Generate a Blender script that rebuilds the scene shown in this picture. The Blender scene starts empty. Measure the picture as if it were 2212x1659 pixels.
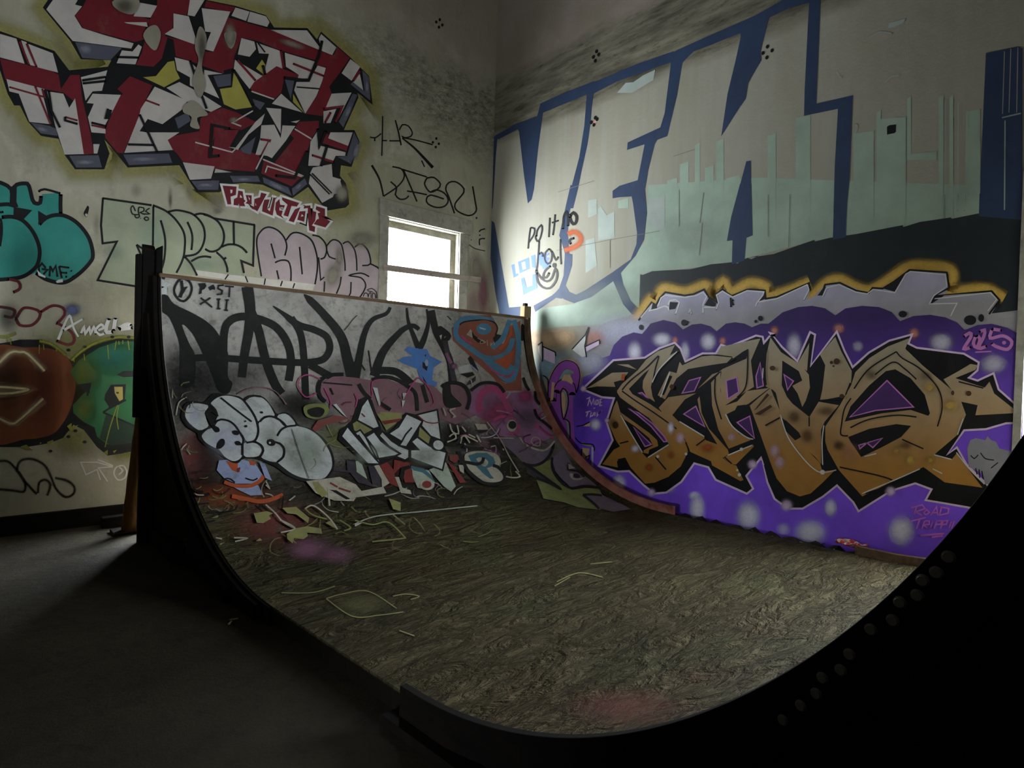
import bpy, bmesh, math, random
from mathutils import Vector, Matrix
from mathutils.geometry import delaunay_2d_cdt

random.seed(7)
SC = bpy.context.scene
COL = SC.collection

# ------------------------------------------------------------------ camera
F_PX = 1300.0                       # focal length in pixels of the 2212 x 1659 frame
CAM = Vector((0.0, 0.0, 1.56))
YAW, PITCH, ROLL = math.radians(42.7), math.radians(-0.9), math.radians(1.65)
_f = Vector((math.sin(YAW)*math.cos(PITCH), math.cos(YAW)*math.cos(PITCH), math.sin(PITCH)))
_r = Vector((math.cos(YAW), -math.sin(YAW), 0.0))
_u = _r.cross(_f)
_r2 = _r*math.cos(ROLL) + _u*math.sin(ROLL)
_u2 = _u*math.cos(ROLL) - _r*math.sin(ROLL)
camd = bpy.data.cameras.new('camera')
camd.sensor_width = 36.0
camd.lens = F_PX/2212.0*36.0
camd.clip_start = 0.02
cam = bpy.data.objects.new('camera', camd)
m = Matrix.Identity(4)
for i in range(3):
    m[i][0], m[i][1], m[i][2], m[i][3] = _r2[i], _u2[i], -_f[i], CAM[i]
cam.matrix_world = m
COL.objects.link(cam)
SC.camera = cam

# ------------------------------------------------------------------ sky, daylight, exposure
world = bpy.data.worlds.new('overcast_sky')
SC.world = world
world.use_nodes = True
bg = world.node_tree.nodes['Background']
bg.inputs[0].default_value = (0.86, 0.93, 1.0, 1)
bg.inputs[1].default_value = 52.0
SC.view_settings.view_transform = 'Standard'
SC.view_settings.look = 'None'
SC.view_settings.gamma = 1.0
SC.view_settings.use_curve_mapping = False
SC.view_settings.exposure = 0.2
SC.cycles.use_denoising = True
SC.cycles.max_bounces = 8
SC.cycles.diffuse_bounces = 5
SC.cycles.transparent_max_bounces = 24
SC.cycles.sample_clamp_indirect = 6.0
SC.cycles.caustics_reflective = False
SC.cycles.caustics_refractive = False


def portal(name, loc, normal_rot, sx, sy):
    l = bpy.data.lights.new(name, 'AREA')
    l.shape = 'RECTANGLE'
    l.size, l.size_y = sx, sy
    l.cycles.is_portal = True
    o = bpy.data.objects.new(name, l)
    o.location = loc
    o.rotation_euler = normal_rot
    COL.objects.link(o)
    return o


# room and ramp measures (metres; camera stands at x = y = 0)
XB, YA = 5.90, 6.95                 # faces of the right wall and of the left wall
XW, YW, ZC = -6.5, -5.0, 7.6        # far side wall, rear wall, ceiling
WA = (4.13, 5.30, 2.05, 3.56)       # window in the left wall: x0 x1 z0 z1
WB = (-0.60, 0.72, 0.45, 3.10)      # window in the right wall: y0 y1 z0 z1
WH = (1.62, 3.20, 0.30, 2.20)       # low window in the left wall, hidden behind the ramp: x0 x1 z0 z1
WS = (-2.30, 0.70, 0.65, 1.72)      # unseen opening added in the far side wall to light the right wall: y0 y1 z0 z1
XP, YP = -1.30, 0.95                # unseen partition added left of the camera for shade: face x, free end y
YP2, ZP2 = 1.75, 1.50               # unseen breast-high wall added past a gap for shade: start y, height
ZF = 0.11                           # riding surface of the flat
RB, YB0 = 2.30, 3.63                # back transition: radius, start
RN, YN0 = 2.25, 2.18                # near transition at the ramp's left edge
KN = 0.163                          # the near transition is set askew: its start runs back by this much per metre to the right
XR = 5.66                           # right edge of the ramp
portal('daylight_portal', ((WA[0]+WA[1])/2, YA+0.12, (WA[2]+WA[3])/2), (math.radians(90), 0, math.radians(180)), WA[1]-WA[0], WA[3]-WA[2])
portal('daylight_portal', (XB+0.12, (WB[0]+WB[1])/2, (WB[2]+WB[3])/2), (math.radians(90), 0, math.radians(90)), WB[1]-WB[0], WB[3]-WB[2])

portal('daylight_portal', ((WH[0]+WH[1])/2, YA+0.12, (WH[2]+WH[3])/2), (math.radians(90), 0, math.radians(180)), WH[1]-WH[0], WH[3]-WH[2])
portal('daylight_portal', (XW-0.12, (WS[0]+WS[1])/2, (WS[2]+WS[3])/2), (math.radians(90), 0, math.radians(-90)), WS[1]-WS[0], WS[3]-WS[2])


def XL(y):                          # left edge of the ramp (built a little out of square)
    return 1.63 - 0.057*y


# ------------------------------------------------------------------ materials
def lin(c):
    if isinstance(c, str):
        c = [int(c[i:i+2], 16)/255 for i in (0, 2, 4)]
    return tuple(((x/12.92) if x <= 0.04045 else ((x+0.055)/1.055)**2.4) for x in c)


class NT:
    def __init__(s, name):
        s.m = bpy.data.materials.new(name)
        s.m.use_nodes = True
        s.t = s.m.node_tree
        s.t.nodes.clear()
        s.out = s.n('ShaderNodeOutputMaterial')

    def n(s, typ, **kw):
        nd = s.t.nodes.new(typ)
        for k, v in kw.items():
            if k.startswith('_'):
                setattr(nd, k[1:], v)
        for k, v in kw.items():
            if not k.startswith('_'):
                key = int(k[1:]) if k[0] == 'i' and k[1:].isdigit() else k
                s.set(nd.inputs[key], v)
        return nd

    def set(s, inp, v):
        if isinstance(v, bpy.types.NodeSocket):
            s.t.links.new(v, inp)
        elif isinstance(v, (tuple, list)) and len(v) == 3 and inp.type == 'RGBA':
            inp.default_value = (*v, 1)
        else:
            inp.default_value = v

    def pos(s, scale=(1, 1, 1), off=(0, 0, 0)):
        g = s.n('ShaderNodeNewGeometry')
        mp = s.n('ShaderNodeMapping', i0=g.outputs['Position'], i1=off, i3=scale)
        return mp.outputs[0]

    def noise(s, vec, scale, detail=6, rough=0.6, dist=0.0):
        n_ = s.n('ShaderNodeTexNoise', Vector=vec, Scale=scale, Detail=detail, Roughness=rough, Distortion=dist)
        return n_.outputs[0]

    def ramp(s, fac, a, b, c0=(0, 0, 0), c1=(1, 1, 1)):
        r = s.n('ShaderNodeValToRGB', Fac=fac)
        r.color_ramp.elements[0].position, r.color_ramp.elements[1].position = a, b
        r.color_ramp.elements[0].color, r.color_ramp.elements[1].color = (*c0, 1), (*c1, 1)
        return r.outputs[0]

    def mix(s, fac, a, b, mode='MIX'):
        x = s.n('ShaderNodeMix', _data_type='RGBA', _blend_type=mode)
        s.set(x.inputs[0], fac); s.set(x.inputs[6], a); s.set(x.inputs[7], b)
        return x.outputs[2]

    def math(s, op, a, b=0.0, clamp=False):
        x = s.n('ShaderNodeMath', _operation=op, _use_clamp=clamp)
        s.set(x.inputs[0], a); s.set(x.inputs[1], b)
        return x.outputs[0]

    def zmask(s, z0, z1, jitter=0.0, jscale=2.0):
        g = s.n('ShaderNodeNewGeometry')
        z = s.n('ShaderNodeSeparateXYZ', Vector=g.outputs['Position']).outputs[2]
        if jitter:
            nz = s.noise(g.outputs['Position'], jscale, 5)
            z = s.math('ADD', z, s.math('MULTIPLY', s.math('SUBTRACT', nz, 0.5), jitter*2))
        mr = s.n('ShaderNodeMapRange', Value=z)
        mr.inputs[1].default_value, mr.inputs[2].default_value = z0, z1
        return mr.outputs[0]

    def finish(s, col, rough=0.75, bump=None, bstr=0.3, bdist=0.02, spec=0.25, alpha=None, metal=0.0):
        p = s.n('ShaderNodeBsdfPrincipled')
        s.set(p.inputs['Base Color'], col)
        s.set(p.inputs['Roughness'], rough)
        s.set(p.inputs['Metallic'], metal)
        s.set(p.inputs['Specular IOR Level'], spec)
        if bump is not None:
            b = s.n('ShaderNodeBump', Strength=bstr, Distance=bdist, Height=bump)
            s.t.links.new(b.outputs[0], p.inputs['Normal'])
        sh = p.outputs[0]
        if alpha is not None:
            tr = s.n('ShaderNodeBsdfTransparent')
            mx = s.n('ShaderNodeMixShader')
            s.set(mx.inputs[0], alpha)
            s.t.links.new(tr.outputs[0], mx.inputs[1]); s.t.links.new(sh, mx.inputs[2])
            sh = mx.outputs[0]
        s.t.links.new(sh, s.out.inputs[0])
        return s.m


def mat_wall_left():
    t = NT('weathered_plaster')
    p = t.pos()
    col = t.mix(t.ramp(t.noise(p, 0.9, 6), 0.35, 0.7), lin('aaa694'), lin('9a977f'))
    col = t.mix(t.math('MULTIPLY', t.ramp(t.noise(t.pos((1.4, 1, 0.35), (3, 0, 1)), 1.6, 7, 0.65), 0.5, 0.72), 0.75), col, lin('88836f'))
    col = t.mix(t.math('MULTIPLY', t.ramp(t.noise(t.pos((1, 1, 1), (9, 2, 4)), 2.2, 8, 0.7), 0.54, 0.7), 0.6), col, lin('c2bcae'))
    # mould high on the wall, thickest towards the corner
    g = t.n('ShaderNodeNewGeometry')
    x = t.n('ShaderNodeSeparateXYZ', Vector=g.outputs['Position']).outputs[0]
    z = t.n('ShaderNodeSeparateXYZ', Vector=g.outputs['Position']).outputs[2]
    d = t.math('SUBTRACT', z, t.math('MULTIPLY', t.math('SUBTRACT', 5.9, x), 0.10))
    d = t.math('ADD', d, t.math('MULTIPLY', t.math('SUBTRACT', t.noise(p, 1.3, 7, 0.7), 0.5), 1.5))
    b1 = t.n('ShaderNodeMapRange', Value=d); b1.inputs[1].default_value, b1.inputs[2].default_value = 4.45, 5.2
    b2 = t.n('ShaderNodeMapRange', Value=d); b2.inputs[1].default_value, b2.inputs[2].default_value = 6.0, 5.6
    xm = t.n('ShaderNodeMapRange', Value=x); xm.inputs[1].default_value, xm.inputs[2].default_value = 2.2, 4.6
    band = t.math('MULTIPLY', t.math('MULTIPLY', b1.outputs[0], b2.outputs[0]), xm.outputs[0])
    speck = t.ramp(t.noise(t.pos((1, 1, 1.8)), 11, 12, 0.82), 0.36, 0.66)
    col = t.mix(t.math('MULTIPLY', t.math('MULTIPLY', band, speck), 0.95), col, lin('26251e'))
    up = t.n('ShaderNodeMapRange', Value=d); up.inputs[1].default_value, up.inputs[2].default_value = 5.4, 6.2
    col = t.mix(t.math('MULTIPLY', up.outputs[0], 0.7), col, lin('8a7f72'))
    dirt = t.ramp(t.noise(t.pos((1, 1, 0.5), (1, 5, 2)), 5, 10, 0.75), 0.56, 0.75)
    col = t.mix(t.math('MULTIPLY', dirt, 0.45), col, lin('5d5744'))
    
    return t.finish(col, 0.85, t.noise(p, 14, 9, 0.7), 0.35, 0.02)


def mat_wall_right():
    t = NT('painted_concrete')
    p = t.pos()
    col = t.mix(t.ramp(t.noise(t.pos((1, 0.8, 0.3)), 1.1, 6), 0.35, 0.7), lin('979486'), lin('8a8673'))
    streak = t.ramp(t.noise(t.pos((1, 5, 0.25), (0, 2, 0)), 1.2, 5, 0.6), 0.5, 0.68)
    col = t.mix(t.math('MULTIPLY', streak, 0.35), col, lin('9c9c92'))
    # bare board-marked concrete above the painted field
    conc = t.mix(t.ramp(t.noise(t.pos((1, 0.5, 3)), 2.6, 9, 0.72), 0.33, 0.68), lin('3d3a30'), lin('7d7866'))
    conc = t.mix(t.math('MULTIPLY', t.ramp(t.noise(t.pos((1, 1.2, 5)), 4, 10, 0.75), 0.55, 0.7), 0.8), conc, lin('24221b'))
    z = t.zmask(4.95, 5.1, 0.10, 1.2)
    col = t.mix(z, col, conc)
    z2 = t.zmask(5.85, 6.0, 0.16, 1.3)
    upper = t.mix(t.ramp(t.noise(p, 1.2, 5), 0.4, 0.65), lin('857a70'), lin('77705e'))
    col = t.mix(z2, col, upper)
    bands = t.n('ShaderNodeTexWave', _wave_type='BANDS', _bands_direction='Z', Vector=p, Scale=1.05, Distortion=0.6, Detail=3)
    h = t.math('ADD', t.noise(p, 10, 9, 0.7), t.math('MULTIPLY', bands.outputs[1], 0.12))
    return t.finish(col, 0.8, h, 0.25, 0.02)


def mat_floor():
    t = NT('dirty_concrete')
    p = t.pos()
    col = t.mix(t.ramp(t.noise(p, 1.4, 8), 0.35, 0.7), lin('272113'), lin('3a321f'))
    col = t.mix(t.ramp(t.noise(p, 7, 10, 0.75), 0.5, 0.7), col, lin('17130b'))
    return t.finish(col, 0.85, t.noise(p, 9, 10, 0.75), 0.8, 0.06)


def mat_ramp():
    t = NT('worn_plywood')
    p = t.pos()
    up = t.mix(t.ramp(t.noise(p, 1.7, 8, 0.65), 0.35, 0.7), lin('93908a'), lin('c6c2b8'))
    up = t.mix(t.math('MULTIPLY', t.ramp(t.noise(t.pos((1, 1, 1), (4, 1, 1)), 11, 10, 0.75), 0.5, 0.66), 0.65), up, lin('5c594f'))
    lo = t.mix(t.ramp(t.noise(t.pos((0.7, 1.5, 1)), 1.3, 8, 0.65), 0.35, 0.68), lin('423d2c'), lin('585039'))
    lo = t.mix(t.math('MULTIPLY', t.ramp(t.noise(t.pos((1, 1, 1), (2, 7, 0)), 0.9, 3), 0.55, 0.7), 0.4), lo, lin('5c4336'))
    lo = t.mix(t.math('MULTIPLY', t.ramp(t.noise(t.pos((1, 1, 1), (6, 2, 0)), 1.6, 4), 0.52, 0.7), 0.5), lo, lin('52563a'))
    # torn, layered skin of old paint: long ragged flakes lying along the ramp's width
    r1 = t.n('ShaderNodeMapping', i0=t.n('ShaderNodeNewGeometry').outputs['Position'], i2=(0, 0, 0.5), i3=(0.9, 2.6, 1.2)).outputs[0]
    fl = t.noise(r1, 2.4, 6, 0.55, 0.7)
    fl2 = t.noise(r1, 6.0, 6, 0.6, 0.6)
    crease = t.math('ABSOLUTE', t.math('SUBTRACT', fl, 0.5))
    crease2 = t.math('ABSOLUTE', t.math('SUBTRACT', fl2, 0.5))
    lo = t.mix(t.math('MULTIPLY', t.ramp(crease, 0.0, 0.02, (1, 1, 1), (0, 0, 0)), 0.55), lo, lin('241f13'))
    lo = t.mix(t.math('MULTIPLY', t.ramp(crease2, 0.0, 0.015, (1, 1, 1), (0, 0, 0)), 0.3), lo, lin('2a2517'))
    lo = t.mix(t.math('MULTIPLY', t.ramp(fl, 0.52, 0.72), 0.4), lo, lin('6b6349'))
    lo = t.mix(t.math('MULTIPLY', t.ramp(t.noise(p, 45, 4, 0.7), 0.5, 0.75), 0.35), lo, lin('2e291b'))
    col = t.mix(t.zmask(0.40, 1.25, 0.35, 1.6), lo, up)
    hh = t.math('ADD', t.math('MULTIPLY', t.math('MINIMUM', crease, 0.12), 3.0), t.math('MULTIPLY', t.math('MINIMUM', crease2, 0.1), 1.6))
    hs = t.mix(t.zmask(0.2, 0.9), hh, t.math('MULTIPLY', t.noise(p, 20, 6), 0.2))
    return t.finish(col, 0.95, hs, 0.9, 0.10, 0.08)


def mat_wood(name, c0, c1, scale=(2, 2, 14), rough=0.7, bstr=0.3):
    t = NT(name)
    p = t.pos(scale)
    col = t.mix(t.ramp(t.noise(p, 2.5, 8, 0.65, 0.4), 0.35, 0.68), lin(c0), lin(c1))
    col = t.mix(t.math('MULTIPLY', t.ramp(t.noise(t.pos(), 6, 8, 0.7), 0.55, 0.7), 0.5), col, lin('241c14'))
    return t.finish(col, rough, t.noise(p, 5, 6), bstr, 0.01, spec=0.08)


M_WL, M_WR, M_FLOOR, M_RAMP = mat_wall_left(), mat_wall_right(), mat_floor(), mat_ramp()
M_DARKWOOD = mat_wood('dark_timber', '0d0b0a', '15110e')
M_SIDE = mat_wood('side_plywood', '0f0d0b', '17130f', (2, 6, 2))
def mat_edge():
    t = NT('red_painted_board')
    p = t.pos((6, 3, 3))
    red = t.mix(t.ramp(t.noise(p, 2.5, 8, 0.65), 0.35, 0.68), lin('8f5547'), lin('b0796a'))
    bare = t.mix(t.ramp(t.noise(p, 2.5, 8, 0.65), 0.35, 0.68), lin('4e3f2e'), lin('6d5a41'))
    col = t.mix(t.zmask(1.15, 1.6, 0.2, 2.0), red, bare)
    col = t.mix(t.math('MULTIPLY', t.ramp(t.noise(t.pos(), 7, 8, 0.7), 0.56, 0.7), 0.5), col, lin('3a2420'))
    return t.finish(col, 0.7, t.noise(p, 5, 6), 0.3, 0.01, spec=0.15)


M_EDGE = mat_edge()
M_COPING = mat_wood('coping_timber', '5f4c3c', '7d6650', (0.6, 8, 8))
M_POSTR = mat_wood('post_timber', '7d6a4c', '9a8560', (9, 9, 1))
M_DARKBLOCK = mat_wood('dark_concrete_block', '3a3833', '4a4740')  # one even dark colour for walls and ceiling out of view
M_POLE = mat_wood('pole_timber', '6e4c2c', '8f6a42', (9, 9, 0.7))
M_FRAME = mat_wood('grey_painted_frame', '8b877b', 'a5a195', (4, 4, 4))


def mat_plain(name, c, rough=0.6, metal=0.0, emit=None):
    t = NT(name)
    p = t.pos()
    col = t.mix(t.ramp(t.noise(p, 12, 6), 0.3, 0.7), lin(c), tuple(x*0.7 for x in lin(c)))
    return t.finish(col, rough, None, metal=metal)


def mat_glass(name='dusty_glass', clear=1.0):
    t = NT(name)
    d = t.n('ShaderNodeBsdfDiffuse'); d.inputs[0].default_value = (0.8, 0.82, 0.8, 1)
    tr = t.n('ShaderNodeBsdfTransparent')
    tr.inputs[0].default_value = (clear, clear, clear, 1)
    dust = t.ramp(t.noise(t.pos((6, 6, 1)), 3, 8, 0.7), 0.5, 0.8, (0.02,)*3, (0.16,)*3)
    mx = t.n('ShaderNodeMixShader')
    t.set(mx.inputs[0], dust)
    t.t.links.new(tr.outputs[0], mx.inputs[1]); t.t.links.new(d.outputs[0], mx.inputs[2])
    t.t.links.new(mx.outputs[0], t.out.inputs[0])
    return t.m


M_GLASS = mat_glass()
M_GRIMY = mat_glass('grimy_glass', 0.97)


# ------------------------------------------------------------------ mesh helpers
def obj_from(name, verts, faces, mat=None, parent=None, smooth=False):
    me = bpy.data.meshes.new(name)
    me.from_pydata([tuple(v) for v in verts], [], faces)
    if mat:
        me.materials.append(mat)
    if smooth:
        for p_ in me.polygons:
            p_.use_smooth = True
    o = bpy.data.objects.new(name, me)
    COL.objects.link(o)
    if parent:
        o.parent = parent
        o.matrix_parent_inverse = parent.matrix_world.inverted()
    return o


def box_vf(x0, x1, y0, y1, z0, z1):
    v = [(x, y, z) for x in (x0, x1) for y in (y0, y1) for z in (z0, z1)]
    f = [(0, 1, 3, 2), (4, 6, 7, 5), (0, 4, 5, 1), (2, 3, 7, 6), (0, 2, 6, 4), (1, 5, 7, 3)]
    return v, f


def bevel_obj(o, w=0.006, seg=2):
    md = o.modifiers.new('bevel', 'BEVEL')
    md.width, md.segments, md.limit_method = w, seg, 'ANGLE'
    return o


def box(name, x0, x1, y0, y1, z0, z1, mat, parent=None, bev=0.005):
    v, f = box_vf(x0, x1, y0, y1, z0, z1)
    o = obj_from(name, v, f, mat, parent)
    if bev:
        bevel_obj(o, bev)
    return o


def prism(name, outline, axis, a0, a1, mat, parent=None, bev=0.0):
    """outline: 2-D points; axis 'x': points are (y, z) swept from x=a0(y) to a1(y)"""
    n = len(outline)
    fa = a0 if callable(a0) else (lambda *_: a0)
    fb = a1 if callable(a1) else (lambda *_: a1)
    if axis == 'x':
        v = [(fa(p[0]), p[0], p[1]) for p in outline] + [(fb(p[0]), p[0], p[1]) for p in outline]
    elif axis == 'y':
        v = [(p[0], fa(p[0]), p[1]) for p in outline] + [(p[0], fb(p[0]), p[1]) for p in outline]
    else:
        v = [(p[0], p[1], fa(p[0])) for p in outline] + [(p[0], p[1], fb(p[0])) for p in outline]
    bm = bmesh.new()
    vs = [bm.verts.new(q) for q in v]
    bm.faces.new(vs[:n]); bm.faces.new(list(reversed(vs[n:])))
    for i in range(n):
        j = (i+1) % n
        bm.faces.new((vs[i], vs[n+i], vs[n+j], vs[j]))
    bmesh.ops.recalc_face_normals(bm, faces=bm.faces)
    me = bpy.data.meshes.new(name)
    bm.to_mesh(me); bm.free()
    me.materials.append(mat)
    o = bpy.data.objects.new(name, me)
    COL.objects.link(o)
    if parent:
        o.parent = parent
    if bev:
        bevel_obj(o, bev)
    return o


def tag(o, label=None, cat=None, kind=None, group=None):
    if label: o['label'] = label
    if cat: o['category'] = cat
    if kind: o['kind'] = kind
    if group: o['group'] = group
    return o


def empty(name, loc=(0, 0, 0)):
    o = bpy.data.objects.new(name, None)
    o.location = loc
    COL.objects.link(o)
    return o

# ------------------------------------------------------------------ room shell
def wall_with_holes(name, axis, plane, back, u0, u1, z0, z1, holes, mat):
    """solid wall slab whose room face lies at `plane`; holes are (ua, ub, za, zb)"""
    us = sorted({u0, u1, *[h[0] for h in holes], *[h[1] for h in holes]})
    zs = sorted({z0, z1, *[h[2] for h in holes], *[h[3] for h in holes]})
    bm = bmesh.new()
    cache = {}

    def V(u, w, z):
        k = (round(u, 4), round(w, 4), round(z, 4))
        if k not in cache:
            cache[k] = bm.verts.new((u, w, z) if axis == 'y' else (w, u, z))
        return cache[k]

    def solid(i, j):
        if i < 0 or j < 0 or i >= len(us)-1 or j >= len(zs)-1:
            return False
        cu, cz = (us[i]+us[i+1])/2, (zs[j]+zs[j+1])/2
        return not any(h[0] < cu < h[1] and h[2] < cz < h[3] for h in holes)
    for i in range(len(us)-1):
        for j in range(len(zs)-1):
            if not solid(i, j):
                continue
            a, b, c, d = us[i], us[i+1], zs[j], zs[j+1]
            for w in (plane, back):
                bm.faces.new([V(a, w, c), V(b, w, c), V(b, w, d), V(a, w, d)])
            for (di, dj, e) in ((-1, 0, ((a, c), (a, d))), (1, 0, ((b, c), (b, d))), (0, -1, ((a, c), (b, c))), (0, 1, ((a, d), (b, d)))):
                if not solid(i+di, j+dj):
                    (ua, za), (ub, zb) = e
                    bm.faces.new([V(ua, plane, za), V(ub, plane, zb), V(ub, back, zb), V(ua, back, za)])
    bmesh.ops.recalc_face_normals(bm, faces=bm.faces)
    me = bpy.data.meshes.new(name)
    bm.to_mesh(me); bm.free()
    me.materials.append(mat)
    o = bpy.data.objects.new(name, me)
    COL.objects.link(o)
    return tag(o, kind='structure')


floor = tag(box('floor', XW-0.3, XB+0.3, YW-0.3, YA+0.3, -0.3, 0.0, M_FLOOR, bev=0), kind='structure')
ceiling = tag(box('ceiling', XW-0.3, XB+0.3, YW-0.3, YA+0.3, ZC, ZC+0.3, M_DARKBLOCK, bev=0), kind='structure')
wall_left = wall_with_holes('wall_left', 'y', YA, YA+0.24, XW-0.3, XB+0.3, 0, ZC, [WA, WH], M_WL)
wall_right = wall_with_holes('wall_right', 'x', XB, XB+0.24, YW-0.3, YA, 0, ZC, [WB], M_WR)
wall_rear = wall_with_holes('wall_rear', 'y', YW, YW-0.24, XW-0.3, XB, 0, ZC, [], M_DARKBLOCK)
wall_side = wall_with_holes('wall_side', 'x', XW, XW-0.24, YW, YA, 0, ZC, [WS], M_DARKBLOCK)
wall_shade_partition = wall_with_holes('wall_shade_partition', 'x', XP, XP-0.15, YW, YP, 0, ZC, [], M_DARKBLOCK)  # unseen, added to shade the near ramp side and the wall's right end
wall_shade_low = wall_with_holes('wall_shade_low', 'x', XP, XP-0.15, YP2, YA, 0, ZP2, [], M_DARKBLOCK)  # unseen, added to shade the left floor and lower left wall
wall_left['label'] = 'stained plaster wall with the window, covered in graffiti'
wall_right['label'] = 'pale painted concrete wall beside the ramp, covered in large graffiti'

# window in the left wall
win = tag(empty('window_1', ((WA[0]+WA[1])/2, YA, WA[2])), 'bright wooden sash window above the top of the ramp', kind='structure')


def wpart(name, x0, x1, y0, y1, z0, z1, mat=M_FRAME, bev=0.004):
    o = box(name, x0, x1, y0, y1, z0, z1, mat, bev=bev)
    o.parent = win
    o.matrix_parent_inverse = Matrix.Translation(-win.location)
    return o


wpart('header_board', 3.98, 5.49, YA-0.045, YA, 3.573, 3.785)
wpart('jamb_board', 4.0, WA[0], YA-0.022, YA+0.02, WA[2]-0.1, 3.573)
wpart('jamb_board', WA[1], 5.455, YA-0.022, YA+0.02, WA[2]-0.1, 3.573)
wpart('sill', 3.98, 5.49, YA-0.09, YA+0.2, WA[2]-0.06, WA[2])
wpart('top_rail', WA[0], WA[1], YA+0.10, YA+0.14, 3.47, WA[3])
wpart('stile', WA[1]-0.085, WA[1], YA+0.10, YA+0.14, WA[2], 3.47)
wpart('stile', WA[0], WA[0]+0.03, YA+0.10, YA+0.14, WA[2], 3.47)
wpart('pane', WA[0]+0.03, WA[1]-0.085, YA+0.118, YA+0.122, WA[2], 3.47, M_GRIMY, 0)
bar = prism('cross_bar', [(4.055, 2.862), (5.69, 2.905), (5.69, 2.985), (4.055, 2.945)], 'y', YA-0.046, YA-0.024, mat_wood('cross_bar_timber', '8f8378', 'a89c90', (1, 8, 8)), bev=0.003)
bar.parent = win
bar.matrix_parent_inverse = Matrix.Translation(-win.location)

# window in the right wall, only its edge reaches the frame
win2 = tag(empty('window_2', (XB, (WB[0]+WB[1])/2, WB[2])), 'tall bright window at the end of the right wall', kind='structure')
for (n_, y0, y1, z0, z1, mm, dx) in (('jamb_board', WB[1], WB[1]+0.05, WB[2]-0.05, WB[3]+0.1, M_FRAME, (-0.02, 0.0)),
                                     ('jamb_board', WB[0]-0.1, WB[0], WB[2]-0.05, WB[3]+0.1, M_FRAME, (-0.02, 0.0)),
                                     ('header_board', WB[0], WB[1], WB[3], WB[3]+0.1, M_FRAME, (-0.02, 0.0)),
                                     ('sill', WB[0]-0.1, WB[1]+0.05, WB[2]-0.05, WB[2], M_FRAME, (-0.06, 0.2)),
                                     ('mullion', (WB[0]+WB[1])/2-0.03, (WB[0]+WB[1])/2+0.03, WB[2], WB[3], M_FRAME, (0.1, 0.14)),
                                     ('pane', WB[0], WB[1], WB[2], WB[3], M_GLASS, (0.15, 0.154))):
    o = box(n_, XB+dx[0], XB+dx[1], y0, y1, z0, z1, mm, bev=0)
    o.parent = win2
    o.matrix_parent_inverse = Matrix.Translation(-win2.location)

# low window behind the ramp, seen only by its light on the floor
win3 = tag(empty('window_3', ((WH[0]+WH[1])/2, YA, WH[2])), 'low window in the left wall behind the ramp', kind='structure')
for (n_, x0, x1, z0, z1, mm, dy) in (('jamb_board', WH[0]-0.08, WH[0], WH[2]-0.05, WH[3]+0.1, M_FRAME, (-0.02, 0.0)), ('jamb_board', WH[1], WH[1]+0.08, WH[2]-0.05, WH[3]+0.1, M_FRAME, (-0.02, 0.0)),
                                     ('header_board', WH[0], WH[1], WH[3], WH[3]+0.1, M_FRAME, (-0.02, 0.0)), ('sill', WH[0], WH[1], WH[2]-0.05, WH[2], M_FRAME, (-0.06, 0.2)), ('pane', WH[0], WH[1], WH[2], WH[3], M_GLASS, (0.118, 0.122))):
    o = box(n_, x0, x1, YA+dy[0], YA+dy[1], z0, z1, mm, bev=0)
    o.parent = win3
    o.matrix_parent_inverse = Matrix.Translation(-win3.location)

# low dark skirting ledge at the foot of the left wall
sk = tag(box('baseboard_left', XW, 4.0, YA-0.05, YA, 0, 0.17, M_DARKWOOD), kind='structure')

# ------------------------------------------------------------------ skate ramp
ramp = tag(empty('skate_ramp', (3.5, 3.0, 0)), 'graffiti-covered wooden half-pipe skate ramp filling the corner of the room', 'ramp')
RP = Matrix.Translation(-ramp.location)


def rpart(o):
    o.parent = ramp
    o.matrix_parent_inverse = RP
    return o


ABK = math.radians(88.0)            # how far the transitions climb


def arc_back(r=RB, n=64, a0=0.0, a1=ABK):
    return [(YB0 + r*math.sin(a0+(a1-a0)*i/n), ZF+RB - r*math.cos(a0+(a1-a0)*i/n)) for i in range(n+1)]


def arc_near(r=RN, n=64, a0=0.0, a1=ABK):
    return [(YN0 - r*math.sin(a0+(a1-a0)*i/n), ZF+RN - r*math.cos(a0+(a1-a0)*i/n)) for i in range(n+1)]


def skew(x):
    return -KN*(x-1.5)


def sheet(name, prof, under, k0=0.0, k1=0.0):
    """plywood sheet swept across the ramp: prof top line, under = bottom line"""
    n, nx = len(prof), 2
    v, f = [], []
    for line in (prof, under):
        for i_, (y, z) in enumerate(line):
            k_ = k0+(k1-k0)*i_/(len(line)-1)
            v += [(XL(y), y, z), (XR, y+k_*skew(XR), z)]
    for i in range(n-1):
        a = 2*i
        f.append((a, a+1, a+3, a+2))
        b = 2*n+2*i
        f.append((b, b+2, b+3, b+1))
        f.append((a, a+2, b+2, b))
        f.append((a+1, b+1, b+3, a+3))
    f.append((0, 2*n, 2*n+1, 1))
    e = 2*(n-1)
    f.append((e, e+1, 2*n+e+1, 2*n+e))
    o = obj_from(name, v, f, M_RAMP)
    for p_ in o.data.polygons:
        p_.use_smooth = False
    return rpart(o)


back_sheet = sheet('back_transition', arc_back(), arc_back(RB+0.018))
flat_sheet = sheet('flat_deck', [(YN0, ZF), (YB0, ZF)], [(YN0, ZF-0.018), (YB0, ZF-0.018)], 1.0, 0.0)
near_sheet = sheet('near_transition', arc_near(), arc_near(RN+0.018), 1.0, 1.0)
back_sheet['label'] = 'steep curved far side of the ramp with dark lettering'
flat_sheet['label'] = 'worn brown flat bottom of the ramp'

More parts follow.
